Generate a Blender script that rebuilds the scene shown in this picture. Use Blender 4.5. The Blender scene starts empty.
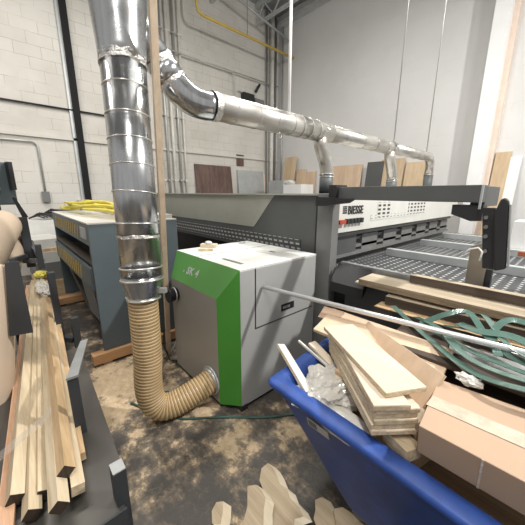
import bpy, bmesh, math, random
from mathutils import Vector, Matrix, noise
C = bpy.context.scene.collection
R = math.radians
random.seed(7)

# ------------------------------------------------------------------ materials
def nodes(name):
    m = bpy.data.materials.new(name); m.use_nodes = True
    nt = m.node_tree; b = nt.nodes['Principled BSDF']
    return m, nt, b

def ramp(nt, fac, stops):
    r = nt.nodes.new('ShaderNodeValToRGB')
    el = r.color_ramp.elements
    while len(el) < len(stops): el.new(0.5)
    for e, (p, c) in zip(el, stops):
        e.position = p; e.color = (*c, 1)
    nt.links.new(fac, r.inputs[0]); return r

def coords(nt, scale=(1, 1, 1), kind='Object'):
    tc = nt.nodes.new('ShaderNodeTexCoord'); mp = nt.nodes.new('ShaderNodeMapping')
    mp.inputs['Scale'].default_value = scale
    nt.links.new(tc.outputs[kind], mp.inputs[0]); return mp.outputs[0]

def noise_tex(nt, vec, scale, detail=4, rough=0.55):
    n = nt.nodes.new('ShaderNodeTexNoise')
    n.inputs['Scale'].default_value = scale; n.inputs['Detail'].default_value = detail
    n.inputs['Roughness'].default_value = rough
    nt.links.new(vec, n.inputs['Vector']); return n.outputs['Fac']

def bump(nt, b, fac, strength=0.2, dist=0.01):
    bp = nt.nodes.new('ShaderNodeBump'); bp.inputs['Strength'].default_value = strength
    bp.inputs['Distance'].default_value = dist
    nt.links.new(fac, bp.inputs['Height']); nt.links.new(bp.outputs[0], b.inputs['Normal'])

def mat(name, col, rough=0.5, metal=0.0, var=0.12, scale=6, stretch=(1, 1, 1), bmp=0.0, spec=0.5, coat=0.0):
    m, nt, b = nodes(name)
    f = noise_tex(nt, coords(nt, stretch), scale)
    lo = [max(0, c * (1 - var)) for c in col]; hi = [min(1, c * (1 + var)) for c in col]
    r = ramp(nt, f, [(0.3, lo), (0.7, hi)])
    nt.links.new(r.outputs[0], b.inputs['Base Color'])
    b.inputs['Roughness'].default_value = rough; b.inputs['Metallic'].default_value = metal
    b.inputs['Specular IOR Level'].default_value = spec
    if coat: b.inputs['Coat Weight'].default_value = coat
    if bmp: bump(nt, b, f, bmp)
    return m

def wood(name, lo, hi, axis='X', rough=0.6, scale=14):
    st = {'X': (0.06, 1, 1), 'Y': (1, 0.06, 1), 'Z': (1, 1, 0.06)}[axis]
    m, nt, b = nodes(name)
    f = noise_tex(nt, coords(nt, st), scale, 6, 0.6)
    g = noise_tex(nt, coords(nt, st), scale * 5, 3, 0.6)
    mx = nt.nodes.new('ShaderNodeMath'); mx.operation = 'MULTIPLY_ADD'
    mx.inputs[1].default_value = 0.35; nt.links.new(g, mx.inputs[0]); 
    m2 = nt.nodes.new('ShaderNodeMath'); m2.operation = 'MULTIPLY'; m2.inputs[1].default_value = 0.65
    nt.links.new(f, m2.inputs[0]); nt.links.new(m2.outputs[0], mx.inputs[2])
    r = ramp(nt, mx.outputs[0], [(0.36, lo), (0.62, hi)])
    nt.links.new(r.outputs[0], b.inputs['Base Color'])
    b.inputs['Roughness'].default_value = rough
    bump(nt, b, mx.outputs[0], 0.08, 0.003)
    return m

def block_wall(name, along, base, dark, mort=(0.62, 0.60, 0.56), lohi=(0.40, 0.62)):
    """painted concrete block, 0.4 x 0.2 m units; along = 'X' or 'Y'"""
    m, nt, b = nodes(name)
    tc = nt.nodes.new('ShaderNodeTexCoord'); sp = nt.nodes.new('ShaderNodeSeparateXYZ')
    cb = nt.nodes.new('ShaderNodeCombineXYZ')
    nt.links.new(tc.outputs['Object'], sp.inputs[0])
    nt.links.new(sp.outputs[along], cb.inputs[0]); nt.links.new(sp.outputs['Z'], cb.inputs[1])
    br = nt.nodes.new('ShaderNodeTexBrick')
    br.inputs['Scale'].default_value = 1; br.inputs['Brick Width'].default_value = 0.4
    br.inputs['Row Height'].default_value = 0.2; br.inputs['Mortar Size'].default_value = 0.004
    br.inputs['Mortar Smooth'].default_value = 0.6
    br.inputs['Color1'].default_value = (1, 1, 1, 1); br.inputs['Color2'].default_value = (0.94, 0.94, 0.93, 1)
    br.inputs['Mortar'].default_value = (*mort, 1)
    # irregular joints
    nz = noise_tex(nt, tc.outputs['Object'], 9, 2)
    ad = nt.nodes.new('ShaderNodeVectorMath'); ad.operation = 'ADD'
    sc = nt.nodes.new('ShaderNodeVectorMath'); sc.operation = 'SCALE'; sc.inputs['Scale'].default_value = 0.018
    nt.links.new(nz, sc.inputs[0]); nt.links.new(cb.outputs[0], ad.inputs[0]); nt.links.new(sc.outputs[0], ad.inputs[1])
    nt.links.new(ad.outputs[0], br.inputs['Vector'])
    big = noise_tex(nt, tc.outputs['Object'], 0.55, 6, 0.65)
    r = ramp(nt, big, [(0.3, dark), (0.6, base)])
    patch = noise_tex(nt, tc.outputs['Object'], 2.7, 3, 0.5)   # where the joints show or are painted over
    pr = ramp(nt, patch, [(lohi[0], (0, 0, 0)), (lohi[1], (1, 1, 1))])
    mixb = nt.nodes.new('ShaderNodeMix'); mixb.data_type = 'RGBA'
    nt.links.new(pr.outputs[0], mixb.inputs[0]); mixb.inputs[6].default_value = (0.97, 0.97, 0.97, 1)
    nt.links.new(br.outputs['Color'], mixb.inputs[7])
    mu = nt.nodes.new('ShaderNodeMix'); mu.data_type = 'RGBA'; mu.blend_type = 'MULTIPLY'; mu.inputs[0].default_value = 1
    nt.links.new(r.outputs[0], mu.inputs[6]); nt.links.new(mixb.outputs[2], mu.inputs[7])
    # chips
    ch = noise_tex(nt, tc.outputs['Object'], 5.5, 5, 0.7)
    cr = ramp(nt, ch, [(0.70, (1, 1, 1)), (0.75, (0.55, 0.5, 0.43))])
    m3 = nt.nodes.new('ShaderNodeMix'); m3.data_type = 'RGBA'; m3.blend_type = 'MULTIPLY'; m3.inputs[0].default_value = 1
    nt.links.new(mu.outputs[2], m3.inputs[6]); nt.links.new(cr.outputs[0], m3.inputs[7])
    nt.links.new(m3.outputs[2], b.inputs['Base Color'])
    b.inputs['Roughness'].default_value = 0.75
    bump(nt, b, br.outputs['Fac'], -0.35 if along == 'Y' else -0.12, 0.01)
    return m

def floor_mat():
    m, nt, b = nodes('sawdust_concrete')
    v = coords(nt)
    n1 = noise_tex(nt, v, 1.7, 8, 0.68); n2 = noise_tex(nt, v, 16, 6, 0.75); n3 = noise_tex(nt, v, 0.9, 4)
    conc = ramp(nt, n1, [(0.3, (0.04, 0.035, 0.031)), (0.55, (0.075, 0.066, 0.057)), (0.75, (0.13, 0.115, 0.097))])
    dust = ramp(nt, n2, [(0.3, (0.38, 0.27, 0.16)), (0.7, (0.66, 0.52, 0.35))])
    tc = nt.nodes.new('ShaderNodeTexCoord')
    def blob(cx, cy, rad, gain):
        d = nt.nodes.new('ShaderNodeVectorMath'); d.operation = 'DISTANCE'
        d.inputs[1].default_value = (cx, cy, 0); nt.links.new(tc.outputs['Object'], d.inputs[0])
        mr = nt.nodes.new('ShaderNodeMapRange'); mr.inputs['From Min'].default_value = 0; mr.inputs['From Max'].default_value = rad
        mr.inputs['To Min'].default_value = gain; mr.inputs['To Max'].default_value = 0
        nt.links.new(d.outputs['Value'], mr.inputs['Value']); return mr.outputs[0]
    acc = None
    for bl in ((-2.35, 0.55, 0.8, 0.55), (-2.1, 0.3, 0.4, 0.3), (-1.45, 0.55, 0.35, 0.2), (-1.3, 1.0, 0.35, 0.34), (-3.0, 0.8, 0.9, 0.3),
               (-1.05, 1.3, 0.35, 0.25), (-1.7, 0.9, 0.4, 0.3), (-1.12, 0.78, 0.16, 0.25), (-0.95, 1.1, 0.25, 0.16)):
        o = blob(*bl)
        if acc is None: acc = o
        else:
            a = nt.nodes.new('ShaderNodeMath'); a.operation = 'MAXIMUM'
            nt.links.new(acc, a.inputs[0]); nt.links.new(o, a.inputs[1]); acc = a.outputs[0]
    def madd(a, b_, mul):
        k = nt.nodes.new('ShaderNodeMath'); k.operation = 'MULTIPLY_ADD'; k.inputs[1].default_value = mul
        nt.links.new(a, k.inputs[0]); nt.links.new(b_, k.inputs[2]); return k.outputs[0]
    mid = noise_tex(nt, v, 5.0, 8, 0.72)
    s = madd(mid, acc, 1.9); s = madd(n2, s, 0.28); s = madd(n3, s, 0.2)
    fine = noise_tex(nt, v, 45, 6, 0.8)
    s = madd(fine, s, 0.22)
    st_ = noise_tex(nt, coords(nt, (1.0, 3.2, 1)), 3.2, 6, 0.7)
    s = madd(st_, s, 0.35)
    mask = ramp(nt, s, [(1.02, (0, 0, 0)), (1.16, (0.18,) * 3), (1.24, (0.42,) * 3), (1.36, (1, 1, 1))])
    mr = nt.nodes.new('ShaderNodeMapRange'); mr.inputs['From Min'].default_value = 1.32; mr.inputs['From Max'].default_value = 2.0
    nt.links.new(s, mr.inputs['Value'])
    for e, p in zip(mask.color_ramp.elements, (0.24, 0.44, 0.56, 0.70)): e.position = p
    nt.links.new(mr.outputs[0], mask.inputs[0])
    mx = nt.nodes.new('ShaderNodeMix'); mx.data_type = 'RGBA'
    nt.links.new(mask.outputs[0], mx.inputs[0]); nt.links.new(conc.outputs[0], mx.inputs[6]); nt.links.new(dust.outputs[0], mx.inputs[7])
    nt.links.new(mx.outputs[2], b.inputs['Base Color'])
    rr = ramp(nt, mask.outputs[0], [(0, (0.45,) * 3), (1, (0.95,) * 3)])
    nt.links.new(rr.outputs[0], b.inputs['Roughness'])
    bump(nt, b, s, 0.5, 0.012)
    return m

def slot_mat(name, base, hole, a1, a2, p1, p2, w1, w2, shear=0.0):
    """rows of punched holes: axes a1, a2 with pitches p1, p2 and hole sizes w1, w2"""
    m, nt, b = nodes(name)
    tc = nt.nodes.new('ShaderNodeTexCoord'); sp = nt.nodes.new('ShaderNodeSeparateXYZ'); nt.links.new(tc.outputs['Object'], sp.inputs[0])
    def mth(op, a, k):
        n = nt.nodes.new('ShaderNodeMath'); n.operation = op
        nt.links.new(a, n.inputs[0])
        if isinstance(k, (int, float)): n.inputs[1].default_value = k
        else: nt.links.new(k, n.inputs[1])
        return n.outputs[0]
    def cell(v, p, w):
        v = mth('ADD', v, 100 * p); v = mth('MODULO', v, p); return mth('LESS_THAN', v, w)
    u = sp.outputs[a1]
    if shear: u = mth('ADD', u, mth('MULTIPLY', sp.outputs[a2], shear))
    f = mth('MULTIPLY', cell(u, p1, w1), cell(sp.outputs[a2], p2, w2))
    r = ramp(nt, f, [(0.4, base), (0.6, hole)])
    nt.links.new(r.outputs[0], b.inputs['Base Color']); b.inputs['Roughness'].default_value = 0.5
    return m

def dotted_mat():
    """dark table top with a grid of pale air holes"""
    m, nt, b = nodes('air_table_top')
    tc = nt.nodes.new('ShaderNodeTexCoord'); v = nt.nodes.new('ShaderNodeVectorMath'); v.operation = 'MODULO'
    a = nt.nodes.new('ShaderNodeVectorMath'); a.operation = 'ADD'; a.inputs[1].default_value = (10, 10, 10)
    nt.links.new(tc.outputs['Object'], a.inputs[0]); nt.links.new(a.outputs[0], v.inputs[0]); v.inputs[1].default_value = (0.065, 0.065, 50)
    sp = nt.nodes.new('ShaderNodeSeparateXYZ'); cb = nt.nodes.new('ShaderNodeCombineXYZ')
    nt.links.new(v.outputs[0], sp.inputs[0]); nt.links.new(sp.outputs[0], cb.inputs[0]); nt.links.new(sp.outputs[1], cb.inputs[1])
    d = nt.nodes.new('ShaderNodeVectorMath'); d.operation = 'DISTANCE'; d.inputs[1].default_value = (0.0325, 0.0325, 0)
    nt.links.new(cb.outputs[0], d.inputs[0])
    r = ramp(nt, d.outputs['Value'], [(0.009, (0.55, 0.57, 0.57)), (0.013, (0.05, 0.052, 0.055))])
    nt.links.new(r.outputs[0], b.inputs['Base Color']); b.inputs['Roughness'].default_value = 0.4
    return m

def galv(name, rough=0.24, tint=(0.72, 0.73, 0.74), axis=(1, 1, 0.15)):
    m, nt, b = nodes(name)
    v = coords(nt, axis)
    f = noise_tex(nt, v, 9, 5, 0.65)
    r = ramp(nt, f, [(0.3, [c * 0.72 for c in tint]), (0.7, tint)])
    nt.links.new(r.outputs[0], b.inputs['Base Color'])
    b.inputs['Metallic'].default_value = 0.95
    g = noise_tex(nt, coords(nt), 4, 6, 0.6)
    rr = ramp(nt, g, [(0.3, (rough * 0.7,) * 3), (0.75, (rough * 1.8,) * 3)])
    nt.links.new(rr.outputs[0], b.inputs['Roughness'])
    bump(nt, b, g, 0.12, 0.02)
    return m

M = {}
M['wallL'] = block_wall('painted_block_left', 'Y', (0.66, 0.635, 0.59), (0.54, 0.515, 0.465), (0.50, 0.48, 0.44), (0.36, 0.58))
M['wallB'] = block_wall('painted_block_back', 'X', (0.74, 0.735, 0.72), (0.68, 0.675, 0.66), (0.84, 0.83, 0.81), (0.48, 0.75))
M['plain'] = mat('painted_plain', (0.68, 0.66, 0.62), 0.8, var=0.05, scale=2)
M['floor'] = floor_mat()
M['ceil'] = mat('ceiling_deck', (0.30, 0.31, 0.32), 0.7)
M['truss'] = mat('truss_paint', (0.52, 0.53, 0.53), 0.6)
M['column'] = mat('column_paint', (0.86, 0.86, 0.85), 0.6, var=0.04, scale=3)
M['peach'] = mat('peach_paint', (0.78, 0.64, 0.54), 0.7, var=0.08)
M['galv'] = galv('galvanised_steel', 0.22, (0.50, 0.51, 0.52), (3, 3, 0.12))
M['galvH'] = galv('galvanised_steel_run', 0.36, (0.66, 0.635, 0.59), (1, 0.3, 1))
M['foil'] = mat('foil_tape', (0.62, 0.60, 0.57), 0.28, 1.0, var=0.15, scale=60, bmp=1.0)
M['seam'] = mat('duct_seam', (0.80, 0.78, 0.74), 0.3, 0.9)
M['hose'] = mat('hose_plastic', (0.50, 0.365, 0.195), 0.42, var=0.15, scale=8, coat=0.2)
M['wire'] = mat('hose_wire', (0.27, 0.17, 0.08), 0.45)
M['hosedark'] = mat('grey_hose', (0.10, 0.11, 0.11), 0.5)
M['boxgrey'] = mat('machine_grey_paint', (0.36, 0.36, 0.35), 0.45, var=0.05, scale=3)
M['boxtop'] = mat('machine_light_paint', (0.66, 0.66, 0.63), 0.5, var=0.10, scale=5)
M['boxfront'] = mat('machine_front_grey', (0.29, 0.275, 0.25), 0.45, 0.2, var=0.08, scale=2)
M['green'] = mat('green_paint', (0.065, 0.27, 0.035), 0.4, var=0.06, scale=3)
M['dgrey'] = mat('dark_grey_paint', (0.085, 0.088, 0.088), 0.5, var=0.08, scale=3)
M['mgrey'] = mat('mid_grey_paint', (0.17, 0.17, 0.165), 0.5, var=0.08)
M['lgrey'] = mat('light_grey_metal', (0.44, 0.46, 0.46), 0.4, 0.2, var=0.08)
M['sticker'] = mat('pale_olive_band', (0.32, 0.325, 0.285), 0.5, var=0.04)
M['cream'] = mat('cream_paint', (0.62, 0.61, 0.57), 0.5, var=0.04)
M['black'] = mat('black_plastic', (0.018, 0.018, 0.02), 0.45)
M['slate'] = mat('slate_blue_paint', (0.085, 0.108, 0.12), 0.5, var=0.08, scale=3)
M['slateT'] = mat('pale_top_sheet', (0.60, 0.58, 0.54), 0.5, var=0.08)
M['yellow'] = mat('yellow_rubber', (0.70, 0.60, 0.08), 0.5)
M['yellowp'] = mat('yellow_pipe_paint', (0.62, 0.44, 0.10), 0.5)
M['blue'] = mat('blue_plastic', (0.024, 0.07, 0.29), 0.5, var=0.3, scale=9)
M['white'] = mat('white_lacquer', (0.85, 0.85, 0.84), 0.4, var=0.03)
M['conduit'] = mat('conduit_steel', (0.46, 0.46, 0.44), 0.4, 0.5)
M['pipeW'] = mat('pale_painted_pipe', (0.66, 0.64, 0.59), 0.5)
M['steel'] = mat('dark_steel_sheet', (0.085, 0.08, 0.072), 0.45, 0.5, var=0.25, scale=3, stretch=(0.3, 1, 1))
M['steelL'] = mat('pale_steel', (0.33, 0.34, 0.34), 0.4, 0.5)
M['steelD'] = mat('black_steel', (0.03, 0.033, 0.037), 0.5)
M['silver'] = mat('bright_rod', (0.80, 0.80, 0.80), 0.3, 0.6, var=0.03)
M['pine'] = wood('pine', (0.42, 0.325, 0.205), (0.65, 0.545, 0.385), 'X')
M['pine2'] = wood('pine_dark', (0.38, 0.25, 0.13), (0.62, 0.45, 0.27), 'X')
M['pine3'] = wood('pine_pink', (0.42, 0.23, 0.13), (0.66, 0.42, 0.27), 'X')
M['oldply'] = wood('weathered_ply', (0.34, 0.275, 0.19), (0.54, 0.455, 0.34), 'X', scale=10)
M['plyD'] = wood('dark_ply_edge', (0.16, 0.115, 0.07), (0.34, 0.26, 0.17), 'X', scale=60)
M['paleedge'] = wood('fresh_cut_edge', (0.72, 0.60, 0.42), (0.85, 0.74, 0.56), 'X')
M['tanface'] = wood('tan_ply_face', (0.40, 0.30, 0.19), (0.56, 0.45, 0.31), 'X', scale=30)
M['pinez'] = wood('pine_upright', (0.46, 0.35, 0.25), (0.62, 0.50, 0.37), 'Z')
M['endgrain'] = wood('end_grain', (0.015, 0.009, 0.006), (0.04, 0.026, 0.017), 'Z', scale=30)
M['ply'] = wood('birch_ply', (0.57, 0.475, 0.36), (0.69, 0.595, 0.475), 'X', scale=6)
M['plyE'] = wood('ply_edge', (0.42, 0.32, 0.20), (0.68, 0.56, 0.39), 'X', scale=50)
M['plyT'] = wood('tan_board', (0.50, 0.37, 0.23), (0.66, 0.51, 0.34), 'Z', scale=5)
M['plyP'] = wood('pinkish_board', (0.55, 0.40, 0.27), (0.70, 0.53, 0.38), 'Z', scale=5)
M['walnut'] = wood('walnut_board', (0.075, 0.045, 0.035), (0.16, 0.10, 0.08), 'Z', scale=10)
M['walX'] = wood('dark_laminate', (0.035, 0.026, 0.02), (0.085, 0.06, 0.045), 'X', scale=10)
M['rust'] = wood('orange_wood', (0.36, 0.19, 0.085), (0.52, 0.30, 0.15), 'Y')
M['card'] = mat('cardboard', (0.44, 0.31, 0.215), 0.75, var=0.05, scale=3)
M['tape'] = mat('clear_tape', (0.60, 0.50, 0.39), 0.07, var=0.15, scale=22, bmp=0.9, coat=1.0)
M['roll'] = mat('beige_fabric', (0.47, 0.37, 0.275), 0.8, var=0.06, scale=3)
M['bag'] = mat('cloudy_plastic', (0.80, 0.77, 0.71), 0.25, var=0.15, scale=12, coat=0.6)
M['bag'].node_tree.nodes['Principled BSDF'].inputs['Transmission Weight'].default_value = 0.35
M['strap'] = mat('green_strapping', (0.10, 0.18, 0.15), 0.25, 0.15, var=0.15, coat=0.6)
M['red'] = mat('red_plastic', (0.45, 0.06, 0.03), 0.4)
M['orange'] = mat('orange_brown_plastic', (0.35, 0.11, 0.05), 0.5)
M['cord'] = mat('green_cord', (0.03, 0.09, 0.07), 0.5)
M['label'] = mat('label_grey', (0.38, 0.38, 0.38), 0.5)
M['wrap'] = mat('clear_wrap', (0.8, 0.8, 0.8), 0.15)
M['wrap'].node_tree.nodes['Principled BSDF'].inputs['Transmission Weight'].default_value = 0.6
M['wrap'].node_tree.nodes['Principled BSDF'].inputs['Alpha'].default_value = 0.28

# ------------------------------------------------------------------ mesh kit
class MB:
    def __init__(s): s.b = bmesh.new()
    def _v(s, ps): return [s.b.verts.new(p) for p in ps]
    def box(s, x0, y0, z0, x1, y1, z1):
        v = s._v([(x, y, z) for z in (z0, z1) for y in (y0, y1) for x in (x0, x1)])
        for f in ((0, 2, 3, 1), (4, 5, 7, 6), (0, 1, 5, 4), (2, 6, 7, 3), (0, 4, 6, 2), (1, 3, 7, 5)):
            s.b.faces.new([v[i] for i in f])
        return s
    def obox(s, c, size, rz=0, ry=0, rx=0):
        n = len(s.b.verts); sx, sy, sz = [q / 2 for q in size]
        s.box(-sx, -sy, -sz, sx, sy, sz); s.b.verts.ensure_lookup_table()
        m = Matrix.Translation(c) @ Matrix.Rotation(rz, 4, 'Z') @ Matrix.Rotation(ry, 4, 'Y') @ Matrix.Rotation(rx, 4, 'X')
        for v in s.b.verts[n:]: v.co = m @ v.co
        return s
    def beam(s, a, b, w, h, roll=0):
        a, b = Vector(a), Vector(b); d = b - a; L = d.length; d.normalize()
        q = d.to_track_quat('X', 'Z').to_matrix().to_4x4()
        n = len(s.b.verts); s.box(0, -w / 2, -h / 2, L, w / 2, h / 2); s.b.verts.ensure_lookup_table()
        m = Matrix.Translation(a) @ q @ Matrix.Rotation(roll, 4, 'X')
        for v in s.b.verts[n:]: v.co = m @ v.co
        return s
    def ring(s, p, d, r, n, ref=None):
        d = Vector(d).normalized(); u = d.orthogonal().normalized() if ref is None else (ref - d * ref.dot(d)).normalized()
        w = d.cross(u)
        return s._v([Vector(p) + (u * math.cos(t) + w * math.sin(t)) * r for t in [2 * math.pi * i / n for i in range(n)]]), u
    def tube(s, pts, rad, n=16, cap=True, closed=False):
        pts = [Vector(p) for p in pts]; N = len(pts); rs = rad if isinstance(rad, (list, tuple)) else [rad] * N
        prev = None; rings = []
        for i, p in enumerate(pts):
            if closed: d = pts[(i + 1) % N] - pts[i - 1]
            else: d = (pts[min(i + 1, N - 1)] - pts[max(i - 1, 0)])
            rg, prev = s.ring(p, d, rs[i], n, prev); rings.append(rg)
        pairs = list(zip(rings, rings[1:])) + ([(rings[-1], rings[0])] if closed else [])
        for a, b in pairs:
            for k in range(n):
                f = s.b.faces.new((a[k], a[(k + 1) % n], b[(k + 1) % n], b[k])); f.smooth = True
        if cap and not closed:
            s.b.faces.new(rings[0][::-1]); s.b.faces.new(rings[-1])
        return s
    def cyl(s, a, b, r, r2=None, n=20): return s.tube([a, b], [r, r if r2 is None else r2], n)
    def torus(s, c, d, R_, r, n=28, m=6):
        d = Vector(d).normalized(); u = d.orthogonal().normalized(); w = d.cross(u); c = Vector(c)
        return s.tube([c + (u * math.cos(t) + w * math.sin(t)) * R_ for t in [2 * math.pi * i / n for i in range(n)]], r, m, closed=True)
    def prism(s, poly, vec):
        a = s._v(poly); b = s._v([Vector(p) + Vector(vec) for p in poly]); n = len(a)
        s.b.faces.new(a[::-1]); s.b.faces.new(b)
        for i in range(n): s.b.faces.new((a[i], a[(i + 1) % n], b[(i + 1) % n], b[i]))
        return s
    def loft(s, rings, cap0=True, cap1=True):
        rs = [s._v(r) for r in rings]; n = len(rs[0])
        for a, b in zip(rs, rs[1:]):
            for i in range(n): s.b.faces.new((a[i], a[(i + 1) % n], b[(i + 1) % n], b[i]))
        if cap0: s.b.faces.new(rs[0][::-1])
        if cap1: s.b.faces.new(rs[-1])
        return s
    def ball(s, c, r, sub=3, f=None):
        n = len(s.b.verts); bmesh.ops.create_icosphere(s.b, subdivisions=sub, radius=1); s.b.verts.ensure_lookup_table()
        for v in s.b.verts[n:]:
            k = f(v.co) if f else 1
            v.co = Vector(c) + Vector((v.co.x * r[0], v.co.y * r[1], v.co.z * r[2])) * k
        return s
    def build(s, name, m, parent=None, bevel=0.0, smooth=False, loc=None):
        bmesh.ops.recalc_face_normals(s.b, faces=s.b.faces)
        me = bpy.data.meshes.new(name)
        if smooth:
            for f in s.b.faces: f.smooth = True
        org = Vector(loc) if loc else Vector((0, 0, 0))
        if loc:
            for v in s.b.verts: v.co -= org
        s.b.to_mesh(me); s.b.free(); me.materials.append(M[m] if isinstance(m, str) else m)
        o = bpy.data.objects.new(name, me); C.objects.link(o); o.location = org
        if parent:
            o.parent = parent
            p = parent; off = Vector((0, 0, 0))
            while p: off += p.location; p = p.parent
            o.location = org - off
        if bevel:
            b = o.modifiers.new('bevel', 'BEVEL'); b.width = bevel; b.segments = 2; b.limit_method = 'ANGLE'
        return o

def tag(o, label, cat, group=None):
    o['label'] = label; o['category'] = cat
    if group: o['group'] = group
    return o
def lab(o, label): o['label'] = label; return o
def thing(name, loc, label, cat, group=None):
    o = bpy.data.objects.new(name, None); C.objects.link(o); o.location = loc; o.empty_display_size = 0.1
    return tag(o, label, cat, group)
def struct(o): o['kind'] = 'structure'; return o
def text(body, size, m, parent, loc, rx=0, ry=0, rz=0, name='lettering', ext=0.001, mat3=None, sx=1.0):
    cu = bpy.data.curves.new(name, 'FONT'); cu.body = body; cu.size = size; cu.extrude = ext; cu.offset = 0.002 if size > 0.08 else 0.0; cu.space_character = 1.08
    t = bpy.data.objects.new('tmp', cu); C.objects.link(t)
    dg = bpy.context.evaluated_depsgraph_get(); me = bpy.data.meshes.new_from_object(t.evaluated_get(dg))
    bpy.data.objects.remove(t); me.materials.clear(); me.materials.append(M[m])
    o = bpy.data.objects.new(name, me); C.objects.link(o)
    mw = Matrix.Translation(loc) @ (mat3.to_4x4() if mat3 else Matrix.Rotation(rz, 4, 'Z') @ Matrix.Rotation(ry, 4, 'Y') @ Matrix.Rotation(rx, 4, 'X'))
    me.transform(mw @ Matrix.Diagonal((sx, 1, 1, 1)))
    if parent:
        p = parent; off = Vector((0, 0, 0))
        while p: off += p.location; p = p.parent
        o.parent = parent; o.location = -off
    return o
def arc(c, r, a0, a1, u, w, n=10):
    c, u, w = Vector(c), Vector(u), Vector(w)
    return [c + (u * math.cos(R(a0 + (a1 - a0) * i / n)) + w * math.sin(R(a0 + (a1 - a0) * i / n))) * r for i in range(n + 1)]

# ------------------------------------------------------------------ room
WX, WY, CZ = -7.2, 7.1, 6.75
struct(MB().box(WX - 0.2, -5, -0.1, 5, WY + 0.2, 0).build('floor', 'floor'))
struct(MB().box(WX - 0.2, -5, 0, WX, WY + 0.2, CZ).build('wall_left', 'wallL'))
struct(MB().box(WX, WY, 0, 5, WY + 0.2, CZ).build('wall_back', 'wallB'))
struct(MB().box(WX - 0.2, -5, CZ, 5, WY + 0.2, CZ + 0.15).build('ceiling', 'ceil'))
# block ledge that runs along the left wall
struct(MB().box(WX, -5, 2.62, WX + 0.05, WY, 2.67).build('trim_1', 'wallL'))
# roof beam where the back wall meets the roof, and joists
b = MB(); b.box(WX, WY - 0.14, 6.50, 5, WY, 6.56); b.box(WX, WY - 0.05, 6.40, 5, WY, 6.6)
struct(b.build('trim_2', 'truss'))
for i in range(6):
    y = 6.2 - i * 1.5
    b = MB(); b.box(WX, y - 0.05, 6.62, 5, y + 0.05, 6.75); b.box(WX, y - 0.04, 6.22, 5, y + 0.04, 6.28)
    x = WX
    while x < 4.5:
        b.beam((x, y, 6.26), (x + 0.35, y, 6.66), 0.03, 0.03); b.beam((x + 0.35, y, 6.66), (x + 0.7, y, 6.26), 0.03, 0.03); x += 0.7
    tag(b.build('roof_joist', 'truss'), 'grey open web steel joist under the roof deck', 'joist', 'roof joists')
# column on the back wall
t = thing('column', (-1.52, 6.98, 0), 'white painted steel column standing against the back wall', 'column')
MB().box(-1.645, 6.80, 0, -1.415, WY, CZ).build('column_face', 'column', t)
lab(MB().box(-1.415, 6.98, 0, -1.33, WY, CZ).build('column_side', 'peach', t), 'peach painted side strip of the column')

# wall services, left wall
b = MB(); x = WX + 0.09
b.box(WX + 0.01, 1.36, 0.6, WX + 0.13, 1.47, CZ).build('riser_pipe', mat('matt_black_paint', (0.012, 0.012, 0.012), 0.7, spec=0.2))
o = bpy.data.objects['riser_pipe']; tag(o, 'black square pipe running up the left wall', 'pipe')
o2 = MB().box(WX + 0.005, 1.30, 0.9, WX + 0.05, 1.36, CZ).build('backing_channel', 'lgrey', o)
o3 = MB().box(WX + 0.02, 1.22, 1.42, WX + 0.16, 1.62, 1.45).build('clamp', 'conduit', o)
def wire_run(name, z, y0, y1, r, m, label, cat='conduit', dz=0):
    return tag(MB().tube([(WX + 0.04, y0, z), (WX + 0.04, y1, z + dz)], r, 8).build(name, m), label, cat)
wire_run('conduit', 3.19, -5, 2.4, 0.018, 'black', 'thin black conduit running level across the left wall above the ledge')
t = tag(MB().tube([(WX + 0.04, -5, 2.53), (WX + 0.04, 0.62, 2.53)] + [(WX + 0.04, 0.62 + 0.08 * math.sin(a), 2.45 + 0.08 * math.cos(a)) for a in (0.5, 1.1, 1.57)] + [(WX + 0.04, 0.70, 1.6)], 0.018, 8).build('conduit', 'conduit'),
    'grey conduit bent down the left wall to a small outlet box', 'conduit')
MB().box(WX, 0.64, 1.42, WX + 0.08, 0.76, 1.62).build('outlet_box', 'mgrey', t)
for i, y in enumerate((3.12, 3.28, 3.44, 3.60, 3.74)):
    b = MB(); b.cyl((WX + 0.06, y, 0.0), (WX + 0.06, y, CZ), (0.035, 0.03, 0.042, 0.03, 0.026)[i], n=10)
    for z in (1.9, 3.4, 5.2): b.box(WX + 0.002, y - 0.05, z, WX + 0.1, y + 0.05, z + 0.03)
    tag(b.build('riser_conduit', 'conduit' if i % 2 else 'pipeW'), 'upright conduit in the bank of five on the left wall', 'conduit', 'bank of upright conduits')
t = tag(MB().tube([(WX + 0.12, 2.9, 4.82), (WX + 0.12, 5.2, 4.82), (WX + 0.12, WY - 0.1, 4.82)], 0.018, 8).build('conduit', 'conduit'),
    'thin grey conduit crossing the bank of uprights, with a drop halfway', 'conduit')
MB().tube([(WX + 0.12, 5.15, 4.82)] + [(WX + 0.12, 5.15 + 0.18 * math.sin(a), 4.64 + 0.18 * math.cos(a)) for a in (0.4, 0.9, 1.57)] + [(WX + 0.12, 5.33, 3.5)], 0.015, 8).build('drop', 'conduit', t)
yx = -6.55
t = tag(MB().tube([(yx, 3.9, CZ), (yx, 3.9, 5.66), (yx, 3.94, 5.54), (yx, 4.05, 5.50), (yx, WY, 5.48)], 0.032, 10).build('gas_pipe', 'yellowp'), 'yellow painted pipe elbowing down and along the left wall', 'pipe')
MB().cyl((yx, 5.35, 5.5), (yx, 5.35, CZ), 0.008, n=6).build('hanger_rod', 'mgrey', t)
b = MB(); b.tube([(WX + 0.5, 4.9, 6.35), (WX + 0.5, WY, 5.95)], 0.03, 8); b.tube([(WX + 0.5, 4.9, 6.35), (WX + 0.5, 4.8, 6.7)], 0.03, 8)
tag(b.build('branch_pipe', 'lgrey'), 'grey pipe high on the left wall above the yellow pipe', 'pipe')
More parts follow.
